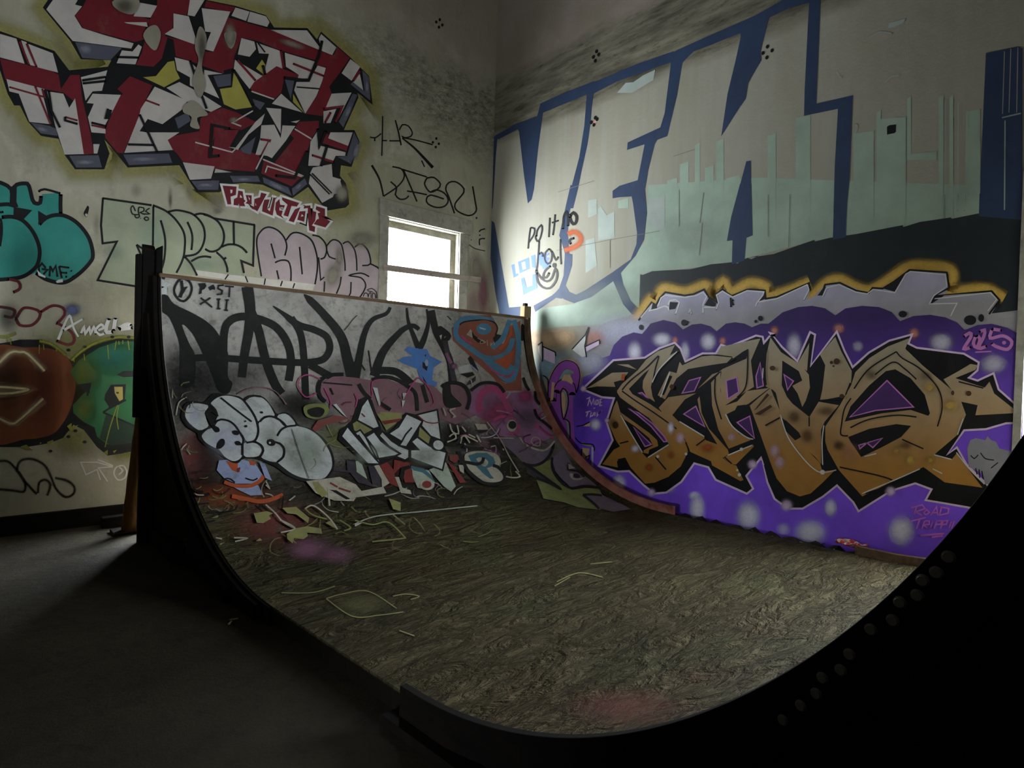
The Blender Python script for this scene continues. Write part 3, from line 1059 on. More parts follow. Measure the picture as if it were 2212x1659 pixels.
for (z_, x, y, a, b, r) in (('Z1', 730, 420, 60, 45, 0.2), ('Z1', 360, 1105, 60, 22, 0.3), ('Z1', 720, 1385, 90, 25, 0), ('Z1', 1220, 1360, 130, 22, 0), ('Z4', 420, 30, 90, 20, 0), ('Z4', 700, 90, 90, 25, 0.45),
                         ('Z2', 1380, 1290, 30, 90, 0.3), ('Z2', 1310, 950, 25, 90, 0.4), ('Z2', 1470, 740, 18, 80, 0), ('Z1', 1750, 1580, 80, 20, 0), ('Z4', 890, 90, 40, 20, -0.7)):
    g.blob('slate_light', z_, x, y, a, b, 0.8, r)
g.part('stripe')
g.z('Z1').lines('wine', 4, '165,350 250,560|225,375 310,570|80,745 380,830 360,760|300,740 435,1070|555,1000 660,1030|780,1070 900,1095|1240,855 1360,900', sm=False)
g.z('Z2').lines('wine', 5, '735,430 760,590|360,510 520,690|840,545 1100,650|1000,1325 1190,1385|1350,695 1415,600|1100,930 1260,910 1200,1050|560,1190 640,1200 570,1330|1160,960 1110,1050', sm=False)
g.z('Z2').lines('chalk', 3, '0,1215 320,1300 350,1270|850,1100 1000,1190|580,1360 930,1505|640,1210 520,1450|500,945 320,1050 400,1080|480,780 680,850|600,1480 620,1420 920,1510', sm=False)
g.z('Z2').lines('black', 3, '870,745 1065,760|1000,1480 1170,1650|985,1490 1150,1659|600,450 540,370', sm=False)
g.z('Z1').lines('black', 5, '415,780 440,950 510,1090|555,1000 555,1030 660,1060|920,930 900,1010 925,1010 945,940|1190,980 1340,1300|1090,1235 1310,1240|1000,490 1180,495|700,690 900,660|705,715 900,695|780,1050 905,1080|1620,520 1690,740 1760,930|1730,600 1720,740', sm=False)
g.z('Z2').lines('black', 6, '1085,350 1060,470 970,690 880,680 760,665|210,1330 130,1340 150,1070 300,1100|330,600 440,760 500,900|600,640 580,560|690,1500 850,1520 960,1290|1050,1100 1060,1260 1120,1120|1075,1420 1130,1240', sm=False)
g.part('flaked_patch')
for q in ('Z1 1330,220 1370,300 1330,430 1270,400 1220,310 1260,240', 'Z1 1700,230 1760,330 1720,560 1750,720 1700,840 1640,700 1690,520 1660,400', 'Z1 1570,900 1650,860 1730,930 1770,985 1680,1010 1700,1100 1620,1080 1630,1000 1560,960', 'Z1 980,0 1180,0 1140,120 1040,110 960,50', 'Z1 1910,290 2010,280 1990,400 1950,410'):
    g.fill('plaster_bare', q, sm=True); g.layer -= 0.8
g.layer += 1
for (x, y, rx, ry) in ((1060, 60, 90, 70), (1720, 420, 40, 160), (1960, 330, 50, 60)):
    g.blob('soot', 'Z1', x, y, rx, ry, 0.5)
g.blob('plaster_bare', 'Z2', 300, 310, 50, 110, 0.9); g.blob('plaster_bare', 'Z2', 830, 380, 120, 30, 0.7, 0.3); g.blob('plaster_bare', 'Z2', 330, 1030, 40, 30, 0.7)
g.blob('plaster_bare', 'Z4', 1255, 150, 65, 80, 1.0)
g.build()

g = Piece('graffiti_word', 'small red word PRODUCTIONS outlined in white below the red mural', 'L', PA, 8)
LET = ('280,145 490,160 480,285 400,310 410,425 355,425', '515,220 580,230 600,350 625,375 600,400 620,455 540,450 520,410 515,445 445,435 450,345 500,320',
       '625,285 715,290 715,430 620,410 650,380', '755,345 840,320 855,250 940,270 800,530 690,465 690,450 750,470',
       '905,355 985,350 945,490 985,530 1040,320 1070,330 1030,595 870,530 880,440', '1075,400 1130,345 1140,430 1210,440 1200,470 1130,470 1130,515 1180,520 1160,590 1195,635 1090,580 1065,500',
       '1170,320 1425,405 1390,460 1310,450 1260,610 1190,590 1250,430 1170,360', '1360,500 1445,465 1345,695 1265,670', '1430,530 1520,525 1500,685 1395,655',
       '1500,450 1590,440 1610,620 1620,520 1680,540 1665,670 1615,740 1665,760 1655,840 1575,815 1550,590 1555,480 1490,490',
       '1680,450 1810,490 1810,620 1740,590 1890,680 1815,770 1640,720 1690,650 1720,640 1700,560 1740,545 1670,500')
for q in LET:
    g.line('white', 9, 'V3 '+q, closed=True, sm=False); g.layer -= 0.8
g.layer += 1
for q in LET:
    g.part('letter'); g.fill('wine', 'V3 '+q); g.layer -= 0.8
g.layer += 1
g.part('letter_counter')
for q in ('395,205 430,210 425,250 400,265', '545,280 575,325 540,325', '660,305 690,340 682,365', '770,400 785,440 772,445', '1465,570 1490,600 1450,610'):
    g.fill('white', 'V3 '+q); g.layer -= 0.8
g.line('black', 3, 'V3 1430,700 1530,740 1550,560', sm=False)
g.build()

g = Piece('graffiti_lettering', 'pale green block letters with thin black outline left of the ramp posts', 'L', PA, 4)
g.fill('letter_green', 'V6 145,190 900,300 1120,400 1250,365 1500,440 1620,420 1820,480 Z4 510,415 500,765 400,730 430,860 V6 1560,1350 1020,1290 640,1510 70,1420 360,840 150,870 125,600')
for (x, y, r1, r2) in ((300, 1000, 200, 150), (900, 700, 250, 300), (1650, 1180, 300, 120)):
    g.blob('mint_tint', 'V6', x, y, r1, r2, 0.25)
g.part('outline')
g.z('V6').lines('black', 4.6, '150,195 880,300|155,190 125,600 150,870 362,843 75,1420 640,1510|907,320 900,900|655,890 780,970|655,890 720,1040', sm=False)
g.z('V6').lines('black', 4.6, '900,300 1100,390 1260,540 1370,740 1370,1000 1330,1150 1250,1310|1015,525 1060,680 1085,850 1070,1100 1020,1280|1130,400 1250,375 1400,400 1520,450 1640,590 1675,760 1630,930 1540,1030 1380,1060|1415,550 1470,680 1490,800 1475,970|1375,1070 1470,1180 1560,1350|1470,1140 1580,1080 1690,1065 1770,1080|1515,450 1600,425 1720,450 1850,520')
g.z('V3').lines('black', 4.6, '0,575 100,610 210,680 290,820 300,950 260,1060 180,1120 90,1130 20,1090|190,1140 300,1250 350,1380 350,1440|300,1245 335,1220|270,1060 360,1025 480,1030 580,1080 645,1150')
g.z('V3').lines('black', 4.6, '150,635 430,680 765,735|755,735 735,1340 560,1270 600,1450|445,690 450,1020', sm=False)
g.part('small_tag')
g.z('V6').lines('black', 2.6, '640,390 600,310 570,350 590,430 640,440|690,330 680,400 700,470 650,490 630,450 680,440|690,330 760,340 760,390 710,410 780,440|850,345 790,390 850,430 740,430|840,510 800,530 770,500 800,475 840,500|712,495 716,499')
g.build()

g = Piece('graffiti_bubble_word', 'mauve bubble letters reading rocks beside the window', 'L', PA, 5)
g.fill('rose_grey', 'V3 790,1000 800,850 900,770 1050,780 1200,920 1350,850 1480,870 1600,980 1690,1200 1690,1400 1660,1620 860,1500')
g.fill('rose_grey', 'Z4 1000,510 1080,560 1125,640 1180,545 1250,560 1300,560 1370,610 1420,580 1490,660 1500,750 1575,800 1560,1060 1010,970 1050,900')
g.layer += 1
g.part('outline')
g.z('V3').lines('black', 3.6, '860,1500 790,1000 850,830 960,765 1100,810 1200,920 1240,1050 1210,1190|1005,1010 1065,1230|1230,960 1300,870 1380,845 1500,880 1620,980 1690,1200 1695,1400 1660,1620|1430,1060 1470,1470|1065,1295 1150,1260 1260,1275 1300,1400 1300,1570|1090,1410 1120,1540|1620,885 1720,905 1810,1000 1835,1110 1800,1220 1740,1240')
g.z('V3').lines('black', 3.0, '1715,1215 1745,1555 1800,1510', sm=False)
g.z('Z4').lines('black', 3.2, '1125,600 1180,545 1250,580 1280,720 1285,810|1130,640 1150,690 1205,710|1265,580 1310,560 1360,620 1380,700 1385,810|1365,610 1420,578 1480,640 1500,750 1430,765|1500,750 1560,780 1590,810|1490,860 1420,830 1320,850 1420,870 1460,930 1440,990 1410,1035|1335,905 1330,1000 1310,1030|1250,860 1240,930 1210,1005|1110,900 1105,990')
g.z('Z4').lines('black', 2.0, '1440,1030 1450,1000 1475,1005 1480,1035 1490,1000 1505,1000 1505,1040|1515,1045 1520,1000 1540,1010 1545,1045|1470,975 1510,960 1550,990 1555,1045|1475,980 1520,990')
g.blob('plaster_bare', 'Z4', 1180, 850, 70, 120, 0.85, 0.3)
g.blob('plaster_bare', 'Z4', 1235, 700, 40, 100, 0.7)
g.blob('plaster_bare', 'Z4', 1430, 540, 130, 80, 0.75)
g.build()

g = Piece('painted_ledge', 'white painted strip with black ticks just above the ramp edge', 'L', PA, 16)
g.fill('ledge_white', 'Z7 310,90 600,130 920,165 1345,215 1325,265 1000,235 750,195 330,135')
g.z('Z7').lines('black', 3, '605,130 575,172|750,145 770,197|920,165 910,218|1065,185 1050,230|1170,205 1155,248', sm=False)
g.build()

g = Piece('graffiti_throwup', 'teal bubble lettering with thick black outline at the left edge', 'L', PA, 2)
g.fill('teal', 'V1 -120,230 0,200 110,260 150,230 200,200 310,190 360,250 430,440 500,440 500,330 720,310 730,550 850,600 1000,720 1100,920 1110,1080 1000,1250 850,1370 720,1400 560,1360 420,1270 250,1330 0,1345 -120,1345')
g.part('outline')
g.z('V1').lines('black', 8.5, '-90,180 0,190 90,230 140,270 200,215 300,200 345,230 390,400 430,440 480,430 490,350|470,690 540,620 650,580 780,590 930,680 1060,850 1110,1050 1070,1150 930,1290 760,1385 560,1350 430,1270|20,605 150,600 280,650 400,790 470,970 460,1130 400,1230 250,1320 0,1350 -90,1350|-60,460 0,455 100,450 170,470|-60,620 0,640 12,780 -10,950|725,330 722,450 725,560')
g.z('V1').lines('black', 5, '460,300 530,270 720,320|-40,545 20,545 40,540')
for q in ('455,525 460,700 560,590', '165,480 385,520 270,640 160,590', '110,260 200,235 195,420 220,480 160,490 115,440 120,330'):
    g.fill('black', 'V1 '+q); g.layer -= 0.8
g.layer += 1
g.part('small_tag')
g.z('V1').lines('black', 4.2, '545,1210 500,1155 462,1205 468,1260|500,1222 565,1232 520,1285|590,1310 600,1190|600,1190 630,1250 665,1185 685,1315|705,1192 738,1330|705,1192 825,1208|722,1265 800,1270|780,1316 800,1316|848,1240 856,1250|866,1306 874,1314', sm=False)
g.z('V1').fill('white', 'V1 440,1230 490,1280 545,1310 540,1330 460,1300'); g.fill('white', 'V1 665,1370 700,1350 750,1345 750,1380 680,1390')
g.build()

g = Piece('graffiti_tag', 'small black drop-shaped paint mark between the teal letters and the green letters', 'L', PA, 2)
g.fill('black', 'V1 1045,465 1065,490 1050,560 1035,605 1005,580 1000,545 1030,490', sm=True)
g.fill('chalk', 'V1 1015,570 1035,560 1045,580 1030,600', sm=True)
g.build()

g = Piece('graffiti_character', 'orange and green cartoon faces with black backing low on the left wall', 'L', PA, 1)
g.blob('lime', 'V2', 600, 420, 520, 220, 0.55); g.blob('lime', 'V2', 560, 1090, 200, 140, 0.6); g.blob('lime', 'V2', 940, 1180, 140, 90, 0.7)
g.part('backing')
g.fill('black', 'V2 -80,370 60,350 150,330 320,330 450,420 545,490 640,410 760,350 900,320 1060,330 1060,1170 920,1200 820,1215 740,1150 640,1020 560,980 480,1080 380,1120 200,1150 -80,1150')
g.part('orange_face')
g.fill('orange_brown', 'V2 -80,430 200,390 380,400 500,450 560,560 575,700 540,850 470,980 380,1060 200,1090 -80,1080', sm=True)
g.blob('dark_red', 'V2', 330, 700, 120, 330, 0.5); g.blob('soot', 'V2', 60, 640, 160, 260, 0.5)
g.z('V2').lines('cream', 20, '-20,520 80,430 150,425 210,440 340,570|-30,690 100,697 215,712 100,737 -30,742|-10,930 90,970 150,940 330,780', soft=0.35)
g.z('V2').lines('cream', 7, '-20,520 80,430 150,425 210,440 340,570|-30,690 100,697 215,712 100,737 -30,742|-10,930 90,970 150,940 330,780', soft=0.9)
g.part('green_face')
g.fill('green', 'V2 535,575 600,490 760,390 900,345 1060,345 1060,1080 820,1130 740,1070 720,1000 640,960 560,890 555,830 640,740 690,675 590,668')
g.blob('lime', 'V2', 640, 600, 110, 150, 0.5); g.blob('lime', 'V2', 640, 850, 90, 110, 0.45); g.blob('teal', 'V2', 880, 470, 170, 110, 0.5)
g.fill('green_dark', 'V2 810,890 1060,1000 1060,1110 850,1140 760,1080')
for q in ('845,675 960,670 950,790 815,870 830,840 795,790 800,750', '890,600 940,570 1060,570 1060,612 940,617', '590,672 698,658 690,700 650,735'):
    g.fill('black', 'V2 '+q); g.layer -= 0.8
g.layer += 1
g.fill('ochre_yellow', 'V2 870,690 935,690 937,785 910,800 875,740'); g.fill('soot', 'V2 885,730 905,730 905,742 888,742')
g.z('V2').lines('black', 4, '785,885 870,920 1030,990|785,885 820,862 960,790|665,700 668,760|680,700 676,740', sm=False)
g.z('V2').lines('lime', 9, '545,490 640,405 760,345 900,312 1030,318|-60,300 40,310 120,280|300,340 400,370 500,450', soft=0.8)
g.z('V2').lines('lime', 2.2, '885,340 875,410|905,340 908,370|935,335 935,365|975,340 985,410|820,370 828,480|640,440 645,490|560,470 565,500|300,370 298,440|330,365 335,410|430,400 430,420|75,320 85,370|50,320 55,350|895,830 870,900 835,1010 800,1150|905,830 890,920 902,1015')
for (x, y) in ((645, 385), (520, 410), (855, 310), (980, 310), (575, 1025), (645, 1110), (520, 1070), (385, 1180)):
    g.oval('black', 'V2', x, y, 15, 11); g.layer -= 0.8
g.layer += 1
for q in ('510,990 545,965 545,995 600,980 560,1010 540,1030', '155,1145 200,1130 250,1175 180,1160', '360,1110 400,1095 410,1105 360,1140', '790,1190 820,1170 820,1210', '860,1180 890,1170 870,1195', '300,1120 315,1110 312,1125'):
    g.fill('lime', 'V2 '+q); g.layer -= 0.8
g.build()

g = Piece('graffiti_tag', 'white handwritten name tag above the green cartoon face', 'L', PA, 30)
g.z('V2').lines('white', (6, 4), '440,340 480,240 530,150 560,240 600,315|480,262 635,170')
g.z('V2').lines('white', 5, '615,290 640,235 650,285 680,240 690,285 715,235 730,290|740,262 790,240 770,215 732,255 760,295 800,280')
g.z('V2').lines('white', 8, '830,170 808,240 815,275 860,270|880,165 865,262|900,245 970,212 1000,225|910,250 1010,240')
g.build()
g = Piece('graffiti_tag', 'dark red looping letters beside the white name tag', 'L', PA, 26)
g.blob('slate_blue', 'V2', 550, 105, 75, 55, 0.9)
g.z('V2').lines('dark_red', 6, '120,170 180,90 290,110 300,160 240,220 150,220 120,170|310,120 400,72 480,90 492,140 440,200 430,205|430,200 540,270 565,340 520,370 430,340|-10,80 60,90 110,110 90,160 30,150|60,-130 140,-110 150,-60 100,-30')
g.blob('soot', 'V2', 60, 160, 90, 130, 0.6)
g.build()
g = Piece('graffiti_tag', 'faint black looping scribble near the floor at the left edge', 'L', PA, 4)
g.z('V2').lines('soot', 7, '130,1340 140,1280 180,1245 260,1245 340,1290 385,1370 430,1470 500,1530 560,1505 565,1450 510,1405 420,1385|140,1335 190,1410 280,1510|290,1500 300,1420 350,1400 385,1440 360,1520|-20,1260 60,1260 130,1330 190,1430 180,1490 100,1480 -20,1470', soft=0.85)
g.build()
g = Piece('graffiti_tag', 'thin white arrow-like letters low on the wall beside the wooden pole', 'L', PA, 22)
g.z('V2').lines('white', 2.8, '860,1300 740,1265 615,1265 655,1360 740,1320 765,1400|745,1245 862,1292|860,1300 750,1308 820,1412', sm=False)
g.z('V2').lines('white', 3.2, '940,1290 890,1300 868,1350 900,1400 950,1385 965,1330 940,1290|905,1300 935,1330 905,1360|1090,1310 1120,1370 1125,1430')
g.build()

g = Piece('graffiti_tag', 'thin black handwritten tag above the window, upper of two', 'L', PA, 2)
g.z('Z5').lines('black', 3.0, '262,200 260,380 255,540|155,380 200,385 250,350|195,385 195,415|260,410 300,410|320,412 410,412|405,320 430,275 480,285 515,340 500,375 450,385 425,370|430,385 540,405 690,445|595,580 620,635')
g.z('Z5').lines('black', (3.4, 3.4), '370,235 395,330 420,450')
g.z('Z5').lines('black', (3, 7), '430,390 540,480 690,640')
for (x, y) in ((720, 392), (690, 425), (741, 437), (715, 465)):
    g.oval('black', 'Z5', x, y, 10, 12); g.layer -= 0.8
g.build()
g = Piece('graffiti_tag', 'thin black handwritten tag right above the window header board', 'L', PA, 2)
g.z('Z5').lines('black', (5, 3.4), '170,620 235,740 270,885')
g.z('Z5').lines('black', 3.4, '270,885 380,810 440,740 445,690 420,650 345,632|430,655 640,720|330,760 382,812 370,870 410,910 460,905 485,880|440,660 500,800 555,930|470,840 560,855 640,872|640,730 700,725 755,780 730,825 670,850 630,805 620,770 640,730|670,850 720,830 790,860 822,920 790,970 720,980 650,950 635,910 670,875 785,908|875,1030 830,900 800,820 825,770 880,760 940,800 955,850 880,950 900,1010 1000,1050 1060,1010 1050,920 1030,800')
g.oval('soot', 'Z5', 1063, 1070, 8, 10)
g.build()
g = Piece('graffiti_tag', 'short black marks on the narrow wall strip between window and corner', 'L', PA, 2)
g.z('X7').lines('black', 3, '240,490 270,460 330,445|248,690 248,600 330,590|250,530 252,550')
g.z('X7').lines('soot', 2.2, '120,605 125,620|90,680 180,740 330,775')
g.build()
g = Piece('hole_cluster', 'cluster of four small dark holes high on the left wall near the corner', 'L', PA, 1)
for (x, y) in ((2063, 188), (2093, 168), (2115, 213), (2086, 232)):
    g.oval('black', 'Z2', x, y, 11, 14); g.layer -= 0.8
g.build()

g = Piece('wall_stain', 'pinkish grey damp stain on the narrow wall strip right of the window', 'L', PA, 0)
g.blob('plaster_bare', 'W1', 1370, 980, 90, 200, 0.8); g.blob('rose_stain', 'W1', 1460, 1300, 70, 330, 0.8); g.blob('rose_stain', 'W1', 1340, 1400, 110, 220, 0.4)
g.build()
g = Piece('wall_stain', 'yellowish streaks and grey scuffs on the plaster above the green block letters', 'L', PA, 0)
for (x, y, rx, ry, a) in ((1160, 200, 40, 190, .5), (1450, 60, 60, 160, .4), (1850, 250, 120, 150, .5), (650, 80, 90, 120, .35), (60, 600, 60, 200, .3)):
    g.blob('plaster_bare', 'V6', x, y, rx, ry, a)
for (x, y, rx, ry, a) in ((1160, 230, 25, 100, .5), (1870, 390, 90, 60, .5)):
    g.blob('soot', 'V6', x, y, rx, ry, a*0.6)
g.build()

# ------------------------------------------------------------------ paint on the right wall
colour('navy', '2b3a54', wear=0.08)
colour('mint', '93a492', wear=0.1)
colour('mint_white', '9aa39a', wear=0.08)
colour('beige_grey', '8f8a7c', wear=0.1)
colour('beige_dark', '6e6b60', wear=0.0)
colour('pine', '1d2426', wear=0.05)
colour('gold_glow', 'cfa94e', wear=0.1)
colour('silver', 'c4c0e4', '9a9799', (2.2, 2.75), wear=0.06)
colour('purple', '3a2560', '8a58f5', (0.6, 2.15), wear=0.0)
colour('purple_hole', '4a2a66', wear=0.0)
colour('gold', 'aaa28c', 'ab7a36', (0.85, 2.0), wear=0.2)
colour('pink', 'c77fc0', wear=0.0)
colour('pink_white', 'e6cbe8', wear=0.0)
colour('lilac', 'f2efff', wear=0.0)
colour('lilac_haze', 'c9cbe0', wear=0.0)
colour('brown_spot', '4a3018', wear=0.0)
colour('rust', 'b5541f', wear=0.0)
colour('salmon', 'd9907a', wear=0.0)
colour('sky', '9cc6d8', wear=0.0)
colour('peach', 'd8b68c', wear=0.0)
colour('magenta_soft', 'a457b8', wear=0.0)
colour('face_grey', '8d8c93', wear=0.1)
colour('tag_pink', 'e07ce4', wear=0.0)
colour('love_blue', '5a74b8', wear=0.05)
colour('graphite', '14141a', wear=0.0)

PB = wall_right
g = Piece('painted_field', 'pale mint and white paint field with vertical drips under the blue letters', 'R', PB)
g.fill('mint', 'Y3 50,1040 330,1000 740,945 1050,765 1110,700 1300,450 1330,0 2212,-60 Y4 2150,-60 2150,240 575,360 0,510 Y3 1830,640 1265,710 1255,1010 950,1110 600,1130 380,1175 150,1180 50,1180')
g.layer += 1
for (x0, x1, y0, y1) in ((1580, 1650, 1310, 1659), (1700, 1740, 1160, 1659), (1870, 1930, 1130, 1659), (1950, 2060, 1420, 1659), (1780, 1850, 1340, 1659), (1480, 1560, 1440, 1659), (1090, 1170, 1600, 1659)):
    g.fill('mint', 'Y1 %d,%d %d,%d %d,%d %d,%d' % (x0, y0, x1, y0-25, x1, y1, x0, y1)); g.layer -= 0.8
for (x0, x1, y0, y1) in ((210, 275, 1060, 1700), (430, 545, 920, 1700), (1060, 1095, 880, 1700), (1300, 1330, 770, 1250), (1545, 1585, 760, 1700), (1630, 1660, 760, 1700), (880, 1040, 1040, 1700), (1760, 1870, 870, 1700), (1090, 1290, 930, 1700), (1330, 1530, 1200, 1250)):
    g.fill('mint', 'Y2 %d,%d %d,%d %d,%d %d,%d' % (x0, y0, x1, y0-18, x1, y1, x0, y1)); g.layer -= 0.8
g.layer += 1
for q in ('930,190 950,170 1000,240 1060,210 1060,420 1000,430 930,440', '830,440 900,420 920,640 830,700', '1330,100 1460,90 1460,330 1400,360 1330,330', '850,120 920,110 920,230 850,260'):
    g.fill('mint_white', 'Y3 '+q); g.layer -= 0.8
g.layer += 1
for (x, y, rx, ry) in ((1700, 400, 250, 150), (1000, 880, 300, 120)):
    g.blob('mint_white', 'Y3', x, y, rx, ry, 0.35)
g.z('Y1').lines('beige_dark', 1.2, '610,1530 900,1440|1530,1245 1700,1190', sm=False)
g.z('Y3').lines('beige_dark', 1.2, '600,520 1000,440 1420,365|1025,440 1025,660|1575,40 1575,330|1770,60 1740,300|1760,300 1735,560', sm=False)
g.z('Y4').lines('beige_dark', 1.2, '385,0 375,410|215,0 215,330|1595,0 1595,190|1700,0 1695,130|1755,0 1750,130', sm=False)
g.z('Y2').lines('mint_white', 1.4, '1595,780 1590,1640|1700,800 1695,1640|1765,880 1750,1640', sm=False)
g.build()

g = Piece('graffiti_lettering', 'huge navy blue outlined block letters high on the right wall', 'R', PB, 7)
VEM = {'letter_v': ('Y1 60,1105 130,1075 115,1250 100,1500 90,1659 35,1659 50,1200',
                  'Y3 30,0 95,0 80,280 105,300 220,975 330,965 330,1060 150,1060 110,850 70,560 30,550',
                  'Y1 110,1080 280,985 445,925 470,825 660,740 890,650 920,655 900,745 835,755 500,895 490,900 450,1200 420,1500 400,1590 370,1620 340,1400 300,1050 290,1030 135,1110'),
       'letter_e': ('Y1 840,750 895,745 880,850 870,980 845,1150 800,1350 770,1500 730,1659 680,1659 720,1480 780,1250 820,1000',
                  'Y3 710,0 770,0 700,220 688,370 700,545 665,545 640,460 620,400 660,220', 'Y3 665,540 725,550 722,640 690,740 670,800 700,850 640,905 560,890 620,820 655,720',
                  'Y3 430,1010 415,960 560,880 630,820 670,800 700,850 755,872 830,835 1050,690 1190,590 1235,470 1240,380 1200,90 1045,100 1045,50 1130,0 1300,0 1320,220 1295,430 1230,560 1110,700 1130,790 1190,920 1260,990 1255,1025 1200,1030 1130,950 1050,765 880,890 740,940 660,910 620,880',
                  'Y1 910,650 1240,510 1530,410 1530,490 1330,560 1080,650 895,745',
                  'Y1 1530,415 1640,430 1600,500 1560,750 1500,1000 1480,1085 1400,1115 1380,1150 1330,1350 1310,1470 1300,1520 1315,1659 1215,1659 1195,1555 1045,1580 1045,1520 1100,1480 1245,1435 1300,1150 1160,1195 1165,1135 1425,1015 1460,900 1510,500'),
       'letter_m': ('Y1 1530,415 1570,395 1800,290 2090,165 2240,95 2212,190 2075,260 1850,350 1690,410 1600,500 1560,470',
                  'Y1 2075,255 2212,175 2230,480 2130,650 2060,850 1910,1085 1960,750 2020,500', 'Y2 0,180 110,125 330,0 620,-60 540,20 390,60 220,140 180,300 130,520 60,650 40,770 0,830',
                  'Y1 2110,1285 2145,1280 2150,1659 2010,1659', 'Y3 2060,-10 2150,-10 2160,400 2110,420 2095,600 1995,630 2000,440 1955,445 1990,250',
                  'Y2 540,-60 625,-60 610,350 590,810 875,745 850,1400 825,1659 725,1659 735,1300 760,850 495,905 500,700 525,200', 'Y4 730,-5 835,-5 820,335 720,355'),
       'letter_fragment': ('Y2 1915,415 2165,365 2200,380 2200,1659 1865,1659 1880,1200', 'Y4 1865,-5 2200,-5 2200,200 1860,170')}
first = True
for k, qs in VEM.items():
    g.part('letter')
    for q in qs:
        g.fill('navy', q); g.layer -= 0.8
g.layer += 1
g.part('edge_line')
g.z('Y2').lines('beige_grey', 2, '2060,400 2045,890|2110,380 2095,880|2165,370 2155,880', sm=False); g.z('Y2').lines('mint', 3, '2040,920 2190,885|2065,940 2060,1640', sm=False)
g.build()

g = Piece('flaked_patch', 'pale torn paint flakes and bullet-like holes scattered over the upper right wall', 'R', PB, 9)
g.fill('mint_white', 'Y1 1080,740 1150,660 1210,655 1290,600 1385,555 1370,640 1330,660 1200,740')
g.fill('mint_white', 'Y2 1150,220 1160,180 1290,145 1270,180 1190,215')
g.z('Y2').lines('mint_white', (1, 3), '1000,300 1090,250 1185,265|750,560 775,600 795,605|1120,650 1180,600 1240,590|890,1050 910,1000 900,965')
g.build()
g = Piece('hole', 'small square dark hole in the right wall', 'R', PB, 10)
g.fill('black', 'Y2 1143,990 1160,978 1213,972 1212,1030 1200,1040 1143,1052')
g.build()
for (nm, q) in (('cluster of four dark bolt holes beside the tall blue letter stroke', (('Y2', 210, 365), ('Y2', 245, 395), ('Y2', 175, 415), ('Y2', 205, 450))),
                ('dark bolt holes on the bare concrete band above the blue letters', (('Y1', 893, 455), ('Y1', 935, 435), ('Y1', 908, 485), ('Y1', 918, 410))),
                ('pink-edged bolt holes beside the thin blue diagonal stroke', (('Y1', 908, 938), ('Y1', 922, 950), ('Y1', 876, 975), ('Y1', 897, 995)))):
    g = Piece('hole_cluster', nm, 'R', PB, 12)
    if 'pink' in nm:
        g.fill('salmon', 'Y1 880,1000 915,945 925,960 890,1005')
    for (z_, x, y) in q:
        g.oval('black', z_, x, y, 12, 16, 0.4); g.layer -= 0.8
    g.build()

g = Piece('graffiti_tag', 'black marker words do it no above a smile on the right wall', 'R', PB, 14)
g.z('X7').lines('black', 3.6, '1012,430 990,580 975,740|1012,430 1070,440 1062,530 985,650|1100,560 1110,470 1170,390 1187,450 1150,600 1110,630 1085,570 1100,540|1300,280 1285,570|1380,230 1365,400 1345,540|1330,355 1430,322|1460,600 1458,800 1470,975|1140,630 1130,800 1112,1000 1090,1100|1140,825 1175,800 1195,830 1190,860|1290,745 1235,800 1225,900 1270,970 1320,920 1330,800 1290,745|1330,780 1390,910 1425,860')
g.z('X7').lines('black', 5, '1495,450 1510,260 1550,190 1575,280 1570,405')
g.z('X7').lines('black', 6, '1605,250 1650,205 1700,260 1690,350 1650,375 1610,320 1600,260')
g.z('X7').lines('soot', 4.5, '1100,1060 1120,1230 1200,1320 1300,1330 1390,1220 1410,1110 1380,1045 1330,1180 1260,1230 1180,1190 1110,1100|1310,1000 1230,1070 1200,1160 1250,1170 1290,1100')
g.oval('soot', 'X7', 1368, 990, 30, 36)
g.build()
g = Piece('graffiti_word', 'small blue stencilled words love u under the black marker words', 'R', PB, 11)
for q in ('725,985 770,970 790,1120 830,1110 825,1140 760,1175', '825,940 985,870 1000,1040 850,1110', '1020,850 1080,830 1090,1030 1035,1020', '1110,810 1210,800 1195,1000 1150,990', '1215,830 1290,800 1290,830 1250,850 1250,880 1290,870 1290,900 1255,930 1310,960 1300,1000 1200,1050 1180,1000', '870,1190 915,1170 955,1325 1040,1290 1040,1130 1090,1110 1110,1330 905,1430'):
    g.part('letter'); g.fill('love_blue', 'X7 '+q); g.layer -= 0.8
g.layer += 1
g.part('letter_counter'); g.fill('mint_white', 'X7 875,950 930,930 945,1040 893,1060')
g.build()
g = Piece('graffiti_mark', 'orange spray ring with a small black c on the blue letter stroke', 'R', PB, 16)
g.z('X7').lines('rust', 15, '1570,530 1640,492 1720,515 1765,585 1740,665 1650,725 1520,765', soft=0.8)
g.z('X7').lines('black', 5, '1665,585 1610,600 1595,635 1615,675')
g.build()

